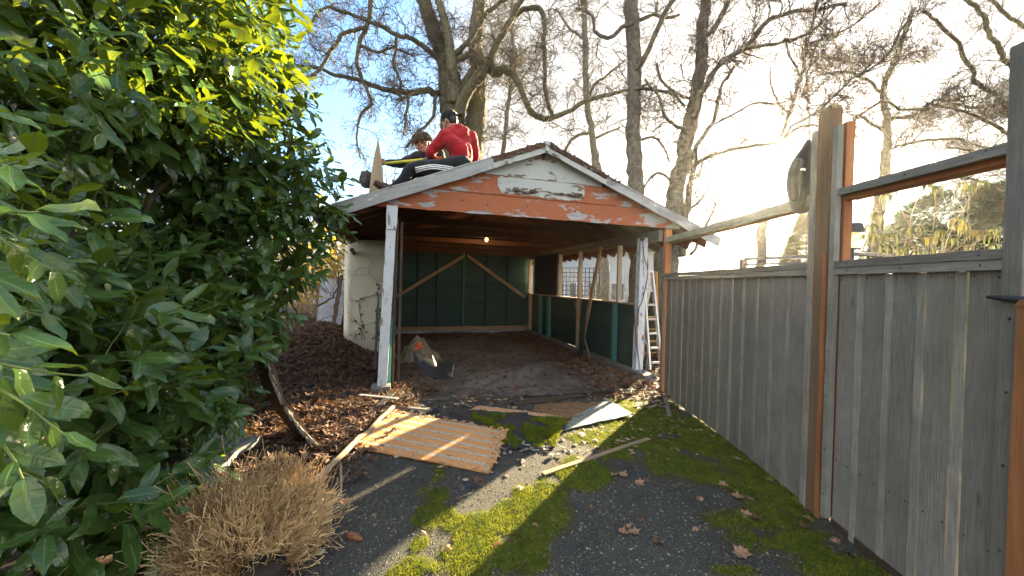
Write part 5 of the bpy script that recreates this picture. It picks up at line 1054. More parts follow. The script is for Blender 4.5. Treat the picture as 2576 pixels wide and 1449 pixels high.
bs_ = thing('brown_board', gp(1420, 1035), 'brown decayed board between the tar paper and the floor', 'board'); fn, gcf, _, _ = quad_sheet([(1320, 1052), (1480, 1056), (1530, 1018), (1370, 1016)], .008, lambda a, b: .012+.01*a, 30, 12, (.3, .3, .3, .3), .02, 10); mb = MB(); slab(mb, fn, 50, 20, .008, gcf=gcf); mb.build('board_body', wood('decayed brown board', (.26, .15, .07), (.13, .07, .035), (.08, .05, .03)), bs_)
def stick(name, label, p, q, w, t_, mat, cat='plank', group=None, lift=.01, lift2=None, n=6, jit=.001, round_=False):
    a = gp(*p, lift); b = gp(*q, lift if lift2 is None else lift2); mb = MB()
    if round_: 
        P = np.linspace(a, b, 12)+rs.randn(12, 3)*w*.12; tube(mb, P, np.linspace(w/2, w*.4, 12), 8, rough=.1)
    else: beam(mb, a, b, w, t_, np.cross(b-a, [0, 0, 1]), n, jit)
    return mb.build(name, M[mat], smooth=round_, label=label, cat=cat, group=group)
stick('lath', 'thin pale lath lying across the sunlit stripe', (1366, 1198), (1632, 1108), .045, .012, 'timber', 'lath', lift=.02)
stick('plank', 'dark wet plank lying across the front of the garage floor', (1290, 1022), (1462, 1000), .10, .03, 'dark_timber', lift=.03)
stick('plank', 'brown plank half under leaves behind the plywood', (862, 1022), (960, 1030), .06, .02, 'dark_timber', lift=.05)
stick('plank', 'grey narrow plank pointing at the plywood corner', (985, 1030), (1085, 1040), .05, .02, 'cedar_grey_rail', lift=.04)
stick('plank', 'slate grey plank tilted over the pole end', (925, 1060), (985, 1008), .075, .015, 'tar', lift=.05, lift2=.10)
stick('plank', 'pale grey splintered plank on the leaf litter', (905, 1010), (1000, 1020), .05, .012, 'grey_paint', lift=.09)
stick('plank', 'short light brown offcut near the pole end', (958, 1060), (975, 1035), .05, .015, 'timber', lift=.05)
stick('pole', 'long weathered pole running from the dead bush to the leaf heap', (735, 1275), (988, 1046), .055, .05, 'timber', 'pole', lift=.04, lift2=.10, round_=True)
stick('pole', 'short pale stick pointing at the camera by the plywood', (856, 1165), (859, 1256), .022, .02, 'timber', 'stick', lift=.02, round_=True)
stick('pole', 'short stick tucked under the near plywood corner', (862, 1172), (895, 1140), .02, .02, 'dark_timber', 'stick', lift=.02, round_=True)
for k, (p, q, lb) in enumerate([((770, 960), (985, 975), 'long thin twig in front of the white post'), ((860, 1060), (935, 985), 'bare twig rising over the leaf litter'), ((850, 1180), (920, 1215), 'curved dark twig by the short stick'), ((1640, 1215), (1712, 1255), 'small twig on the moss right of the lath'), ((1120, 1275), (1170, 1262), 'tiny twig on the moss strip'), ((1680, 1225), (1740, 1240), 'tiny twig near the fallen leaves by the gate')]):
    a, b = gp(*p, .02), gp(*q, .05); P = np.linspace(a, b, 10)+rs.randn(10, 3)*.012; mb = MB(); tube(mb, P, np.linspace(.007, .003, 10)*(1 if k < 2 else .6), 5); P2 = np.array([P[5], P[6]+[.03, .02, .02], P[7]+[.07, .03, .03]]); tube(mb, P2, .003, 4); mb.build('twig', M['twig'], label=lb, cat='twig', smooth=True)
def crumple(name, label, c, r, mat, cat, flat=.35, seed=0, bump_=.7, nu=26):
    mb = MB(); th = np.linspace(0, PI, 14); ph = np.arange(nu)*2*PI/nu; X = np.stack([np.outer(np.sin(th), np.cos(ph)), np.outer(np.sin(th), np.sin(ph)), np.outer(np.cos(th), np.ones(nu))], -1).reshape(-1, 3)
    f = 1+bump_*(fbm(X[:, 0]*2.6+seed, X[:, 1]*2.6+X[:, 2]*2, seed, 4)-.5); V = X*f[:, None]*np.array([r, r*.75, r*flat])+np.asarray(c)+np.array([0, 0, r*flat*.5]); i = np.arange(13)[:, None]*nu; j = np.arange(nu)[None]; j2 = (j+1) % nu; F = np.stack([i+j, i+nu+j, i+nu+j2, i+j2], -1).reshape(-1, 4); mb.add(V, F, X); return mb.build(name, mat, label=label, cat=cat)
M['paper'] = plain('white paper', (.72, .72, .76), (.58, .58, .64), 20, rough=.7, trans=.3)
crumple('crumpled_paper', 'crumpled white paper scrap on the leaves left of the pole', gp(858, 1078), .12, M['paper'], 'paper', .25, 3, 1.1)
crumple('felt_scrap', 'black crumpled roofing scrap on the leaves above the paper', gp(838, 1046), .13, M['tar'], 'roofing scrap', .25, 4, 1.0)
crumple('felt_scrap', 'torn black roofing scrap below the plywood sheet', gp(1190, 1222), .085, M['tar'], 'roofing scrap', .10, 6, 1.0)
crumple('felt_scrap', 'small blue grey roofing scrap left of the plywood top', gp(1060, 1022), .05, M['stone'], 'roofing scrap', .2, 7, .8)
crumple('rock', 'rounded grey rock at the foot of the fence end', gp(1672, 975), .085, M['stone'], 'rock', .9, 8, .25)
crumple('rock', 'small pale pebble near the brown cone', gp(806, 1392), .028, M['stone'], 'rock', .6, 9, .25)
crumple('rock', 'small black lump on the moss by the fence', gp(1722, 1045), .03, M['tar'], 'rock', .6, 10, .3)
# rotten wood heap near fence end
hp_ = thing('rotten_wood_pile', gp(1655, 1025), 'small pile of rotten wood pieces and torn felt on the moss', 'debris pile'); mb = MB()
for k in range(34): q = gp(1655+22*rs.randn(), 1022+9*rs.randn(), .01+.06*rs.rand()); d = unit([rs.randn(), rs.randn(), .3*rs.randn()]); beam(mb, q, q+d*(.04+.11*rs.rand()), .02+.04*rs.rand(), .008, np.cross(d, [0, 0, 1]), 4, .004)
mb.build('pieces', wood('rotten pale wood', (.34, .27, .20), (.15, .11, .08), (.07, .05, .035)), hp_)
mb = MB(); beam(mb, gp(1684, 1050, .01), gp(1672, 1008, .05), .05, .02, (1, 0, 0), 4, .002); mb.build('offcut', M['cedar_grey'], hp_)
# cone
mb = MB(); a, b = gp(872, 1352, .022), gp(912, 1366, .02); P = np.linspace(a, b, 12); tube(mb, P, .020*np.array([.35, .75, .95, 1, 1, 1, .97, .92, .82, .68, .42, .12]), 12); mb.build('spruce_cone', plain('brown cone', (.26, .10, .05), (.17, .065, .035), 60, rough=.6, bs=.8), label='reddish brown spruce cone lying on the asphalt', cat='cone', smooth=True)
# red ribbon scrap
mb = MB(); c = gp(1250, 1376, .01); P = np.stack([c+np.array([.02*math.cos(k*1.1), .014*math.sin(k*1.7), .006*math.sin(k)]) for k in np.linspace(0, 6, 24)]); tube(mb, P, .003, 5); mb.build('red_ribbon', plain('red plastic', (.6, .08, .08), None, 5), label='tiny tangle of red plastic ribbon on the sunlit stripe', cat='ribbon')
# pale maple leaves on drive
spots = [(1610, 1310, .055), (1580, 1325, .04), (1567, 1345, .04), (1597, 1345, .05), (1655, 1370, .045), (1775, 1330, .035), (1750, 1332, .035), (1865, 1400, .06), (1875, 1300, .05), (1905, 1310, .055), (1915, 1275, .05), (1890, 1258, .045), (1855, 1255, .05), (1820, 1225, .05), (1840, 1240, .04), (1895, 1162, .05), (1940, 1210, .045), (1905, 1165, .04), (2030, 1310, .05), (2025, 1332, .05), (2060, 1340, .04), (2100, 1362, .045), (1565, 1200, .05), (1610, 1220, .05), (1625, 1210, .04), (1780, 1100, .035), (1700, 1130, .035), (1545, 1200, .04), (1760, 1260, .035), (1203, 1212, .05), (1212, 1218, .035), (940, 1298, .035), (870, 1268, .04), (1345, 1327, .03), (1400, 1465, .03), (1248, 1436, .03), (800, 1362, .03), (852, 1300, .025), (1130, 1385, .03), (1485, 1280, .025), (1660, 1150, .03), (1270, 1200, .035), (1500, 1130, .03), (1680, 1160, .03), (2140, 1400, .04)]
proto = []
for k in range(5):
    V0, F0 = lobed(7+k % 2, 40+k, .28); mb = MB(); V = V0.copy(); V[:, 2] *= 1.3; V[:, 0] *= .8+.1*k
    mb.add(V, F0, V0, .5); tube(mb, [(0, 0, 0), (0, -.6, .08), (.1, -1.1, .02)], .025, 3); proto.append((mb, V))
for k, (x, y, s) in enumerate(spots):
    mbk, V = proto[k % 5]
    if k < 5: o = mbk.build('fallen_leaf', M['deadleaf_pale'] if k % 4 else M['deadleaf'], origin=(0, 0, 0)); proto[k] = (o, V); src = o
    else: src = proto[k % 5][0]; o = src.copy(); C.objects.link(o)
    p = gp(x, y, .014); o.location = tuple(p); o.scale = (s, s, s); o.rotation_euler = (rs.randn()*.18, rs.randn()*.18, rs.rand()*6.28)
    lb = ('lone reddish maple leaf on bare asphalt near the bottom edge of the drive' if (x, y) == (1865, 1400) else 'dry maple leaf in the loose cluster on bare asphalt between stripe and gate' if 1560 <= x < 1670 and y > 1300 else 'dry maple leaf on the dark strip at the foot of the gate' if x > 2000 else
          'dry maple leaf on the moss below the centre post' if x > 1800 else 'pair of dry maple leaves on asphalt left of the gate moss' if 1700 < x and y > 1255 else 'dry maple leaf where moss thins out right of the lath' if x > 1540 and y > 1155 else 'dry maple leaf on the moss along the fence bay' if x > 1540 else
          'dry leaf resting on the black scrap below the plywood' if 1190 < x < 1290 and y < 1230 else 'small dry leaf on or beside the sunlit stripe' if x > 1100 else 'small dry leaf on the asphalt between the dead bush and the plywood')
    tag(o, lb, 'leaf', 'maple leaves on the drive')
# ------------------------------------------------------------------ things in and around the garage
# ladder: white A-frame with rungs
ld_ = thing('step_ladder', g(5.05, .75, -.15), 'aluminium folding ladder standing outside the right garage post', 'ladder')
def lb(u, v, z): return g(u, v, z)
b1, b2 = (pix(1655, 930, 7.1), pix(1618, 936, 6.9)); tp1, tp2 = pix(1640, 690, 7.45), pix(1622, 692, 7.3)
fl = [pix(1668, 925, 7.0), pix(1626, 912, 7.9)]; ft = [pix(1638, 686, 7.45), pix(1633, 680, 7.9)]
ang = unit(ft[1]-ft[0])
mb = MB()
A0, A1 = pix(1634, 930, 7.25), pix(1618, 684, 7.55); B0, B1 = pix(1664, 930, 7.15), pix(1640, 682, 7.5)
beam(mb, A0, A1, .035, .07, GU, 4); beam(mb, B0, B1, .035, .07, GU, 4); mb.build('front_rails', M['tin'], ld_)
C0, C1 = pix(1618, 902, 8.5), pix(1620, 684, 7.64); D0, D1 = pix(1656, 900, 8.4), pix(1650, 684, 7.6)
mb = MB(); beam(mb, C0, C1, .035, .06, GU, 4); beam(mb, D0, D1, .035, .06, GU, 4); mb.build('rear_rails', M['ladder_rung'], ld_)
for i in range(7):
    a = .07+i*.145; mb = MB(); beam(mb, A0+(A1-A0)*a, B0+(B1-B0)*a, .035, .05, (0, 0, 1)); mb.build('rung', M['tin'], ld_)
for i in range(7):
    a = .07+i*.145; mb = MB(); beam(mb, C0+(C1-C0)*a, D0+(D1-D0)*a, .035, .04, (0, 0, 1)); mb.build('rung', M['ladder_rung'], ld_)
mb = MB(); beam(mb, A1-[.02, 0, 0], B1+[.02, 0, 0], .06, .10, (0, 0, 1)); ell(mb, A1, (.05, .05, .05), nu=10, nv=8); mb.build('hinge', M['tin'], ld_)
# electric lead on the ground
P = [pix(1618, 850, 7.0), pix(1630, 880, 6.9), gp(1625, 935, .02), gp(1640, 958, .02), gp(1662, 952, .02), gp(1660, 930, .03), gp(1640, 925, .03), gp(1630, 945, .03), gp(1652, 962, .02)]
Q = cable(P, 0, None, '', None, 60); mb = MB(); tube(mb, Q, .009, 6); mb.build('extension_lead', plain('pale blue cable', (.42, .50, .62), None, 5, rough=.5), label='pale blue lead looped on the leaves at the ladder foot', cat='cable', smooth=True)
# leaning green board and small stuff inside
mb = MB(); beam(mb, g(4.28, 2.15, -.12), g(4.42, 2.35, 1.12), .22, .02, GV, 6, .002); mb.build('leaning_board', M['green_wall'], label='green board leaning against the right wall in front of the brace', cat='board')
mb = MB(); beam(mb, g(4.3, 1.75, -.12), g(4.45, 2.9, 1.1), .03, .02, GV, 6, .002); mb.build('leaning_batten', M['timber'], label='thin batten leaning behind the green board', cat='batten')
# burlap and black tarp
bc = gp(1052, 905); bu = MB()
def drape(c, sx, sy, hh, seed, nu=46, nv=34, yaw=0.3, sharp=1.0):
    def fn(a, b):
        x, y = (a-.5), (b-.5); e = .10*(fbm(a*5, b*5, seed)-.5); R_ = np.hypot(x, y)*2
        z = hh*np.clip(1.05-R_**1.5, 0, 1)*(.35+1.3*np.abs(fbm(a*4*sharp, b*4*sharp, seed+3)-.5)*2)+.02*np.abs(np.sin(a*23+5*fbm(a*3, b*3, seed)))
        xx = sx*(x+e)*math.cos(yaw)-sy*(y-e)*math.sin(yaw); yy = sx*(x+e)*math.sin(yaw)+sy*(y-e)*math.cos(yaw); X_, Y_ = c[0]+xx, c[1]+yy
        return np.stack([X_, Y_, gz(X_, Y_)+.03+z], -1)
    return fn
slab(bu, drape(bc, .95, .85, .50, 4, sharp=.62), 56, 44, .008); bo = bu.build('burlap_sack', M['burlap'], label='crumpled tan sacking heaped behind the white post', cat='sack', smooth=False)
mb = MB(); c = pix(1050, 872, 6.0); 
for k in range(4): ell(mb, c+np.array([.03*(k % 2), 0, .025*k-.03]), (.045, .02, .03), nu=8, nv=6)
mb.build('red_print', plain('red print', (.5, .10, .04), None, 5), bo)
tpn = thing('tarpaulin', gp(1092, 940), 'folded black sheet of rubber lying in front of the sacking', 'tarp')
def folded(pts, name, th=.012):
    """ribbed strip through 3D columns of points"""
    A_ = np.array(pts); n, m = A_.shape[:2]
    def fn(a, b):
        i = np.clip(a*(n-1), 0, n-1-1e-6); ii = i.astype(int); f = (i-ii)[..., None]; j = np.clip(b*(m-1), 0, m-1-1e-6); jj = j.astype(int); h = (j-jj)[..., None]; f = f*f*(3-2*f)
        return A_[ii, jj]*(1-f)*(1-h)+A_[ii+1, jj]*f*(1-h)+A_[ii, jj+1]*(1-f)*h+A_[ii+1, jj+1]*f*h
    mb = MB(); slab(mb, fn, 36, 18, th); mb.build(name, M['black_rubber'], tpn, smooth=False)
folded([[pix(1038, 880, 5.35), pix(1040, 905, 5.2)], [pix(1060, 898, 5.3), pix(1072, 942, 5.05)], [pix(1090, 905, 5.35), pix(1100, 950, 5.0)]], 'fold')
folded([[pix(1088, 893, 5.5), pix(1092, 930, 5.2)], [pix(1098, 915, 5.4), pix(1108, 955, 5.02)], [pix(1145, 897, 5.6), pix(1135, 952, 5.1)]], 'fold')
folded([[pix(1036, 885, 5.4), pix(1050, 915, 5.25)], [pix(1062, 925, 5.2), pix(1092, 955, 5.0)], [pix(1100, 920, 5.3), pix(1140, 952, 5.05)]], 'fold')
# grey sheet leaning at left
sh = MB(); a, b = pix(800, 800, 9.0), pix(850, 800, 9.2); a[2] = b[2] = .2; zt = pix(825, 702, 9.1)[2]
beam(sh, (a+b)/2, (a+b)/2+[0, .25, zt-.2], np.linalg.norm(b-a)+.12, .04, unit(b-a), 6, .004); sh.build('grey_sheet', plain('grey foil insulation', (.42, .42, .45), (.30, .29, .31), 7, rough=.6), label='grey insulation sheet leaning beside the cream wall', cat='sheet')
rp = MB(); beam(rp, pix(840, 812, 8.3), pix(858, 692, 8.6), .08, .04, (1, 0, 0), 12, .012); rp.build('rotten_post', M['rotten'], label='rusty brown rotten board beside the cream wall', cat='board')
br = MB()
for pts_, w in (([(800, 770), (835, 748), (848, 725), (852, 698), (850, 670)], .022), ([(835, 748), (825, 728), (812, 712)], .008), ([(848, 725), (862, 740)], .006), ([(852, 700), (842, 690), (838, 676)], .006), ([(770, 830), (815, 800), (860, 790)], .01), ([(845, 900), (870, 850), (905, 830)], .008), ([(800, 930), (850, 880), (880, 870)], .008)):
    P = cable([pix(x, y, 7.6) for x, y in pts_], 0, None, '', None, 16)+rs.randn(16, 3)*.012; tube(br, P, np.linspace(w, w*.4, 16), 6)
br.build('dead_branch', M['twig'], label='gnarled dead branch in front of the grey sheet', cat='branch', smooth=True)
gr_ = MB(); xy = np.stack([rs.normal(-2.62, .22, 5200), rs.normal(5.0, .20, 5200)], 1)
blades(0, xy, .035, .006, plain('dull green weeds', (.05, .085, .02), (.03, .05, .015), 8, trans=.3), 'weeds', label='low green weeds among the leaf litter', cat='weeds', kind='stuff')

# ------------------------------------------------------------------ broken plank, scraps on the roof
bpk = MB(); V = []; F = []; gc = []
ol = [(925, 503), (931, 462), (936, 425), (942, 390), (947, 368), (950, 349), (953, 366), (957, 392), (961, 425), (963, 465), (962, 498)]
for d in (0, .035):
    for (x, y) in ol: p = pix(x, y, 5.95)+np.array([0, d, 0]); V.append(p); gc.append((p[2], p[0], d))
n = len(ol); mid = n//2
F = [(i, i+1, n-2-i, n-1-i) for i in range(mid)]
bpk.add(V, np.array([f if len(set(f)) == 4 else f for f in F if f[1] != f[2]]), gc, .5)
bpk.order.append((np.array([[f[3]+n, f[2]+n, f[1]+n, f[0]+n] for f in F if f[1] != f[2]]), 0)); bpk.order.append((np.array([[mid-1, mid, mid+1]]), 0)); bpk.order.append((np.array([[mid+1+n, mid+n, mid-1+n]]), 0))
bpk.order.append((np.array([[i, i+n, (i+1) % n+n, (i+1) % n] for i in range(n)]), 0))
bpk.build('broken_plank', wood('split raw plank', (.46, .36, .24), (.32, .23, .14), (.20, .15, .10), rough=.8, bstr=1.0), label='split pointed plank held upright on the left roof slope', cat='plank')
crumple('felt_scrap', 'blurred grey gloved hand behind the upright plank', pix(922, 462, 6.3), .10, plain('grey glove blur', (.12, .11, .10), (.05, .05, .045), 20), 'roofing scrap', 1.5, 14, 1.0)  # crumpled lump standing in for a motion-blurred gloved hand
crumple('felt_scrap', 'dark heap of torn shingles near the left eave', pix(893, 512, 5.9), .13, M['shingle'], 'roofing scrap', .35, 15, 1.2)

# ------------------------------------------------------------------ people
def remesh(o, vox=.014, sm=6, disp=None, seed=0):
    m_ = o.modifiers.new('skin', 'REMESH'); m_.mode = 'VOXEL'; m_.voxel_size = vox; m_.use_smooth_shade = True
    m_ = o.modifiers.new('soft', 'SMOOTH'); m_.factor = .5; m_.iterations = sm
    if disp:
        tx = bpy.data.textures.new('folds', 'CLOUDS'); tx.noise_scale = disp[1]; m_ = o.modifiers.new('folds', 'DISPLACE'); m_.texture = tx; m_.strength = disp[0]; m_.texture_coords = 'LOCAL'
def limb(mb, pts, rad, n=18, sides=14):
    P = cable(pts, 0, None, '', None, n); R = np.interp(np.linspace(0, 1, n), np.linspace(0, 1, len(rad)), rad)
    tube(mb, P, R, sides); ell(mb, P[0], [R[0]]*3, nu=12, nv=8); ell(mb, P[-1], [R[-1]]*3, nu=12, nv=8)
def frame(fwd, up=(0, 0, 1)):
    f = unit(fwd); l = unit(np.cross(up, f)); u = np.cross(f, l); return np.stack([f, l, u], 1)   # columns: forward, left, up
M['skin'] = plain('skin', (.52, .30, .21), (.46, .25, .17), 14, rough=.5, spec=.35); M['skin'].node_tree.nodes['Principled BSDF'].inputs['Subsurface Weight'].default_value = .08
def cloth(name, ca, cb, sc=9): return plain(name, ca, cb, sc, rough=.9, sheen=.2, bs=.5)
def head(mb, c, Fr, s):
    """skull, jaw, nose, ears, brow, lips; c centre of head, Fr frame, s = half height"""
    def L(f, l, u): return c+Fr@np.array([f, l, u])*s
    ell(mb, L(-.08, 0, .18), np.array([.86, .68, .80])*s, Fr); ell(mb, L(.22, 0, -.30), np.array([.55, .50, .62])*s, Fr); ell(mb, L(.38, 0, -.68), np.array([.26, .26, .22])*s, Fr)
    tube(mb, [L(.70, 0, .16), L(.93, 0, -.16)], [.075*s, .13*s], 8); ell(mb, L(.86, 0, -.20), np.array([.14, .15, .10])*s, Fr)
    for q in (-1, 1):
        ell(mb, L(-.02, q*.70, -.05), np.array([.15, .07, .22])*s, Fr); ell(mb, L(.66, q*.24, .20), np.array([.10, .22, .07])*s, Fr); ell(mb, L(.50, q*.36, -.12), np.array([.20, .18, .20])*s, Fr)
    ell(mb, L(.74, 0, -.44), np.array([.09, .20, .05])*s, Fr); ell(mb, L(.70, 0, -.54), np.array([.10, .17, .06])*s, Fr)
def hand(mb, w, d, nrm, s=1.0, curl=.9):
    """palm at wrist w pointing d, palm normal nrm; four bent fingers and a thumb"""
    d = unit(d); nrm = unit(nrm-d*np.dot(nrm, d)); sd = np.cross(d, nrm); L = .09*s
    Fr = np.stack([d, sd, nrm], 1); ell(mb, w+d*L*.5, (L*.62, .043*s, .018*s), Fr)
    for k in range(4):
        o = w+d*L*.95+sd*(.030-.020*k)*s; ln = (.075, .085, .08, .062)[k]*s; a = curl; v = d; Q = [o]
        for j, fr in enumerate((.45, .33, .27)): v = unit(v*math.cos(a*.8)+nrm*math.sin(a*.8)) if j else unit(d*math.cos(a*.5)+nrm*math.sin(a*.5)); Q.append(Q[-1]+v*ln*fr)
        tube(mb, Q, np.array([.0095, .009, .0085, .007])*s, 7)
    t0 = w+d*L*.25+sd*.038*s; tube(mb, [t0, t0+(sd*.5+d*.7+nrm*.3)*.035*s, t0+(sd*.1+d*.8+nrm*.7)*.06*s], np.array([.012, .010, .008])*s, 7)
# --- man in red -------------------------------------------------------
pr = thing('person', g(1.0, .25, 3.22), 'seated dark haired person in a red hoodie and black striped track trousers', 'person', None)
YA = 5.95
hip = pix(1158, 414, YA); hipL = pix(1158, 416, YA-.13); hipR = pix(1162, 414, YA+.13)
kneeL = pix(1037, 424, YA-.13); ankL = pix(993, 474, YA-.18); kneeR = pix(1046, 432, YA+.18); ankR = pix(995, 470, YA+.22)
chest = pix(1153, 352, YA); neck = pix(1146, 324, YA-.02); shL = pix(1122, 343, YA-.16); shR = pix(1184, 346, YA+.12)
elbL = pix(1082, 386, YA-.12); wrL = pix(1093, 401, YA+.10); elbR = pix(1191, 400, YA+.20); wrR = pix(1148, 406, YA+.42)
hc = pix(1131, 307, YA); HF = frame(np.array([-.82, .42, -.42])); hs = .148
mb = MB(); head(mb, hc, HF, hs); limb(mb, [neck-[0, 0, .12], neck, hc-HF[:, 2]*hs*.4], [.075, .068, .066]); ell(mb, (chest+hip)/2, (.11, .14, .24)); limb(mb, [shL, elbL, wrL], [.06, .05, .032]); limb(mb, [shR, elbR, wrR], [.06, .05, .032]); limb(mb, [shL, neck, shR], [.06, .07, .06])

for h_, k_, a_ in ((hipL, kneeL, ankL), (hipR, kneeR, ankR)): limb(mb, [h_+[.03, 0, 0], h_*.5+k_*.5+[0, 0, -.015], k_, k_*.45+a_*.55+[.02, 0, 0], a_+[.01, 0, .03]], [.09, .07, .055, .045, .04])
hand(mb, wrL, wrL-elbL+np.array([.1, 0, .0]), np.array([0, .3, -1]), 1.15); hand(mb, wrR, np.array([-1, 0, -.1]), np.array([0, .2, -1]), 1.15)
bd = mb.build('body', M['skin'], pr); remesh(bd, .0085, 3)
mb = MB()
limb(mb, [hip+[-.0, 0, .02], (hip+chest)/2+[.03, 0, -.02], chest+[.01, 0, -.02]], [.17, .19, .19]); limb(mb, [hip+[0, .12, .04], (hip+chest)/2+[.02, .12, 0], shR-[0, 0, .08]], [.14, .15, .13]); limb(mb, [hip+[0, -.10, .04], (hip+chest)/2+[.02, -.12, -.02], shL+[.06, 0, -.08]], [.13, .15, .13])
limb(mb, [shL, (shL+elbL)/2+[0, 0, .01], elbL, wrL-[0, .02, 0]], [.115, .098, .078, .056]); limb(mb, [shR, elbR, wrR], [.115, .085, .058]); limb(mb, [shL+[.03, 0, .02], chest+[-.03, 0, .15], shR+[-.02, 0, .02]], [.10, .10, .10])
limb(mb, [hip+[-.02, -.12, -.06], hip+[.03, 0, -.07], hip+[-.0, .14, -.06]], [.13, .14, .13]); limb(mb, [neck+[-.06, -.07, -.02], neck+[.07, -.05, .0], neck+[.09, .07, -.01], neck+[-.04, .10, -.03]], [.045, .06, .06, .045]); ell(mb, neck+np.array([.14, .0, -.09]), (.10, .14, .13))
M['red'] = cloth('red hoodie', (.48, .012, .018), (.34, .008, .012)); hd = mb.build('hoodie', M['red'], pr); remesh(hd, .014, 5, (.030, .09))
mb = MB()
for h_, k_, a_ in ((hipL, kneeL, ankL), (hipR, kneeR, ankR)): limb(mb, [h_+[.03, 0, 0], h_*.5+k_*.5+[0, 0, -.015], k_, k_*.45+a_*.55+[.02, 0, 0], a_+[.01, 0, .03]], [.155, .13, .10, .085, .07])
limb(mb, [hip+[.03, -.14, -.05], hip+[.03, .14, -.05]], [.16, .16])
M['blackcloth'] = cloth('black trousers', (.018, .018, .022), (.010, .010, .013)); tr_ = mb.build('trousers', M['blackcloth'], pr); remesh(tr_, .014, 5, (.018, .10))
# three white stripes along the near thigh, laid on the cloth
M['white'] = plain('white stripe', (.80, .80, .80), None, 5); 
for k in range(3):
    mb = MB(); a_, b_, c_ = pix(1040, 417.0+4.6*k, 5.62), pix(1082, 409.8+4.6*k, 5.60), pix(1139, 417.5+4.3*k, 5.62); Q = cable([a_, b_, (b_+c_)/2+[0, 0, .006], c_], 0, None, '', None, 22); V = []; F = []
    for i, q in enumerate(Q): V += [q-[0, 0, .0085], q+[0, 0, .0085]]
    F = [(2*i, 2*i+2, 2*i+3, 2*i+1) for i in range(21)]; mb.add(V, F); so_ = mb.build('white_stripe', M['white'], tr_, smooth=True); w_ = so_.modifiers.new('lay', 'SHRINKWRAP'); w_.target = tr_; w_.wrap_method = 'PROJECT'; w_.use_project_x = False; w_.use_project_y = True; w_.use_project_z = False; w_.use_negative_direction = True; w_.use_positive_direction = True; w_.offset = .004
def boot(mb, ank, heel, toe, s=1.0):
    limb(mb, [ank+[0, 0, .03], ank, heel*.6+ank*.4], [.062*s, .062*s, .06*s]); limb(mb, [heel*.8+ank*.2, heel*.45+toe*.55, toe], [.06*s, .055*s, .045*s])
M['leather'] = plain('brown leather', (.085, .05, .035), (.045, .028, .02), 14, rough=.6)
for ank, hl, to in ((ankL, pix(972, 478, 5.75), pix(948, 461, 5.72)), (ankR, pix(975, 475, 6.15), pix(952, 459, 6.12))):
    mb = MB(); boot(mb, ank, hl, to, 1.05); bt_ = mb.build('boot', M['leather'], pr); remesh(bt_, .012, 3)
    mb = MB(); d_ = unit(to-hl); nrm = unit(np.cross(d_, [0, 1, 0])); nrm = nrm if nrm[2] < 0 else -nrm; beam(mb, hl+nrm*.058-d_*.05, to+nrm*.046+d_*.03, .10, .02, (0, 1, 0), 6, 0, taper=lambda a: .8+.3*math.sin(a*3)); mb.build('sole', M['black_rubber'], bt_)
def hair(mb, c, Fr, s, length=.25, n=620, seed=0, front=.55, thick=1.0):
    r_ = np.random.RandomState(seed)
    def L(f, l, u): return c+Fr@np.array([f, l, u])*s
    ell(mb, L(-.14, 0, .30), np.array([.90, .74, .80])*s, Fr, var=.3); ell(mb, L(-.42, 0, -.02), np.array([.55, .64, .62])*s, Fr, var=.3)
    for i in range(n):
        a = r_.rand()*6.28; h = r_.uniform(-.2, 1); f = math.sqrt(max(0, 1-h*h))*math.cos(a); l = math.sqrt(max(0, 1-h*h))*math.sin(a)
        if f > front and h < .35: continue
        if f > -.1 and abs(l) > .4 and h < .05: continue
        p = L(-.12+f*.88, l*.72, .28+h*.80); d = Fr@unit(np.array([f*.5+.25, l*.6, h*.35+.1])+r_.randn(3)*.3); q = p+d*length*s*.6; q2 = q+(d+Fr@np.array([.2, 0, -.8]))*length*s*.4
        tube(mb, [p-d*.01, q, q2], np.array([.010, .008, .002])*thick*(s/.148), 4, cap=False, var=r_.rand())
M['blackhair'] = plain('black hair', (.014, .012, .011), (.008, .007, .007), 20, rough=.45, spec=.4); mb = MB(); hair(mb, hc, HF, hs, .22, 520, 1, .45, 1.0); mb.build('hair', M['blackhair'], pr, smooth=True)
mb = MB()   # beard shade and brows as hair tufts along the jaw
for i in range(150):
    q = rs.choice([-1, 1]); t_ = rs.rand(); p = hc+HF@np.array([.05+.50*t_, q*(.60-.28*t_), -.28-.42*t_])*hs*1.04+rs.randn(3)*.005; tube(mb, [p, p+HF@np.array([.3, 0, -.8])*.012], [.003, .001], 3, cap=False)
for q in (-1, 1): tube(mb, [hc+HF@np.array([.76, q*.10, .26])*hs, hc+HF@np.array([.70, q*.36, .27])*hs], [.006, .004], 5)
mb.build('beard', M['blackhair'], pr)
M['eye'] = plain('eye', (.05, .035, .03), None, 5, rough=.2); mb = MB()
for q in (-1, 1): ell(mb, hc+HF@np.array([.69, q*.26, .06])*hs, np.array([.05, .11, .035])*hs, HF, nu=8, nv=6)
mb.build('eyes', M['eye'], pr)
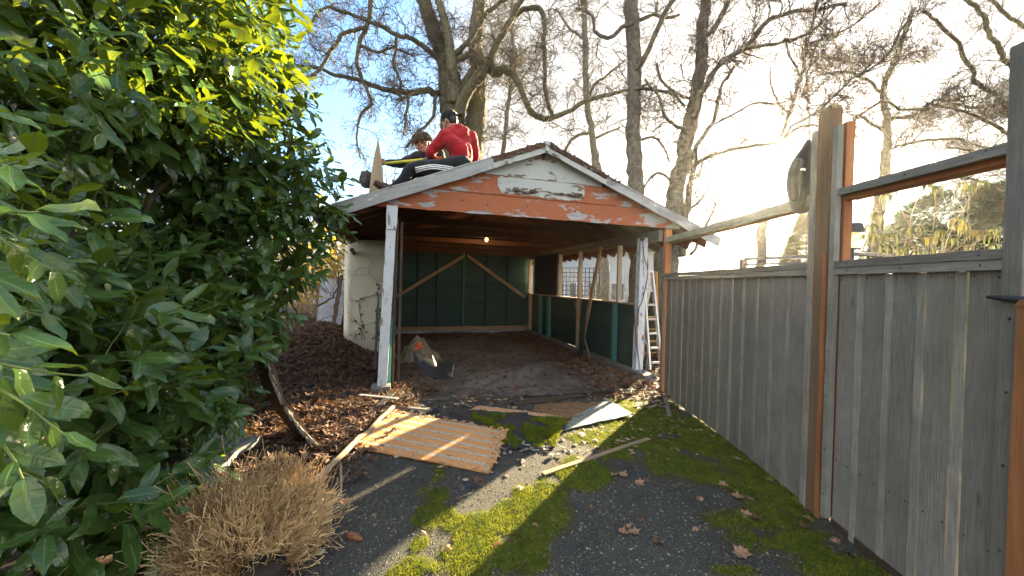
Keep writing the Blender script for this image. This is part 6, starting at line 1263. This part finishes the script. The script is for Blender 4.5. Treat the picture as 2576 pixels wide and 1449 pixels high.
# --- second man -------------------------------------------------------
p2 = thing('person', g(.55, 1.1, 3.0), 'fair haired person in a black jacket reaching for the upright plank', 'person')
YB = 6.65; h2 = pix(1062, 363, YB); F2 = frame(np.array([-.55, -.62, -.55])); s2 = .165
n2 = pix(1070, 388, YB+.03); c2 = pix(1080, 412, YB+.1); sL = pix(1050, 398, YB-.02); sR = pix(1103, 390, YB+.14); eL = pix(1012, 411, YB-.10); wL = pix(972, 410, YB-.22); eR = pix(1112, 414, YB+.1); wR = pix(1082, 410, YB-.18); hp2 = pix(1092, 440, YB+.30); k2 = pix(1040, 440, YB+.1); f2 = pix(1060, 468, YB+.4)
mb = MB(); head(mb, h2, F2, s2); limb(mb, [n2-[0, 0, .1], n2, h2-F2[:, 2]*s2*.4+[.03, .03, 0]], [.08, .07, .07]); limb(mb, [sL, eL, wL], [.06, .048, .034]); limb(mb, [sR, eR, wR], [.06, .048, .034]); ell(mb, (c2+hp2)/2, (.16, .16, .26)); limb(mb, [sL, n2-[0, 0, .05], sR], [.06, .08, .06]); limb(mb, [hp2, k2, f2], [.09, .07, .05]); hand(mb, wL, np.array([-1, -.2, .05]), np.array([.1, -.9, -.4]), 1.2, .8); hand(mb, wR, np.array([-1, 0, -.1]), np.array([0, .3, -1]), 1.2)
bd = mb.build('body', M['skin'], p2); remesh(bd, .009, 3)
mb = MB(); limb(mb, [hp2, (hp2+c2)/2, c2+[0, 0, .02]], [.17, .19, .18]); limb(mb, [sL, c2+[0, 0, .03], sR], [.12, .18, .12]); limb(mb, [sL, eL, wL+[.03, 0, 0]], [.12, .085, .06]); limb(mb, [sR, eR, wR+[.04, 0, 0]], [.12, .09, .06]); limb(mb, [n2+[-.09, -.05, -.01], n2+[.0, -.10, -.03], n2+[.1, .02, 0]], [.05, .05, .05])
jk2 = mb.build('jacket', cloth('black jacket', (.022, .021, .022), (.012, .012, .012)), p2); remesh(jk2, .015, 5, (.030, .10))
mb = MB(); limb(mb, [hp2, k2, f2], [.15, .11, .08]); limb(mb, [hp2+[.05, .25, 0], k2+[0, .3, 0], f2+[0, .25, 0]], [.15, .11, .08]); t2 = mb.build('trousers', M['blackcloth'], p2); remesh(t2, .018, 4)
mb = MB(); hair(mb, h2, F2, s2, .42, 900, 4, .5, 1.0); mb.build('hair', plain('ash blond hair', (.20, .14, .085), (.09, .065, .045), 20, rough=.5, trans=.15), p2, smooth=True)
mb = MB()
for q in (-1, 1): ell(mb, h2+F2@np.array([.69, q*.26, .06])*s2, np.array([.05, .11, .035])*s2, F2, nu=8, nv=6); tube(mb, [h2+F2@np.array([.76, q*.10, .24])*s2, h2+F2@np.array([.70, q*.36, .26])*s2], [.008, .005], 5)
mb.build('eyes', M['eye'], p2)
# yellow handled tool
th_ = thing('wrecking_bar', pix(1030, 405, 5.9), 'long yellow handled bar held across the lap of the man in red', 'tool'); mb = MB()
a_, b_, c_, d_, e_ = pix(953, 412, 6.0), pix(966, 411.5, 6.0), pix(1066, 402, 5.98), pix(1080, 400, 5.98), pix(1112, 397, 5.97)
tube(mb, [b_, c_], [.022, .026], 12); mb.build('handle', plain('yellow fibreglass', (.62, .55, .05), None, 5, rough=.45), th_, smooth=True); mb = MB(); tube(mb, [a_, b_], [.010, .022], 12); mb.build('tip', M['cedar_brown'], th_, smooth=True)
mb = MB(); tube(mb, [c_, d_], [.030, .030], 12); mb.build('collar', M['stone'], th_, smooth=True); mb = MB(); tube(mb, [d_, e_], [.024, .022], 12); mb.build('grip', plain('orange grip', (.75, .28, .04), None, 5, rough=.5), th_, smooth=True)

mb = MB()   # cloth of the jacket on the post
limb(mb, [pix(2033, 356, 2.76), pix(2026, 380, 2.76), pix(2020, 402, 2.76), pix(2014, 432, 2.76), pix(2013, 465, 2.76), pix(2015, 492, 2.76), pix(2017, 514, 2.76)], [.02, .04, .062, .083, .086, .080, .074], 30, 20)
limb(mb, [pix(2003, 410, 2.72), pix(1995, 445, 2.70), pix(1998, 500, 2.70)], [.035, .042, .03])
remesh(mb.build('cloth', plain('dark olive cloth', (.05, .045, .035), (.03, .028, .022), 10, rough=.9, sheen=.3), jk), .010, 6, (.006, .05))

# ------------------------------------------------------------------ thin scattering volume added to imitate lens glare round the sun
mb = MB(); x0, x1, y0, y1, z0, z1 = -1300, 1300, -1200, 1500, -2.5, 23
mb.add([(x0, y0, z0), (x1, y0, z0), (x1, y1, z0), (x0, y1, z0), (x0, y0, z1), (x1, y0, z1), (x1, y1, z1), (x0, y1, z1)], np.array([[3, 2, 1, 0], [4, 5, 6, 7], [0, 1, 5, 4], [1, 2, 6, 5], [2, 3, 7, 6], [3, 0, 4, 7]]))
m, t = newmat('glare_haze'); vp = nd(t, 'ShaderNodeVolumePrincipled', {'Color': (1.0, .97, .92), 'Density': .00045, 'Anisotropy': .88}); nd(t, 'ShaderNodeOutputMaterial', {'Volume': vp.outputs[0]})
mb.build('glare_haze', m, origin=(0, 0, 0), kind='stuff')
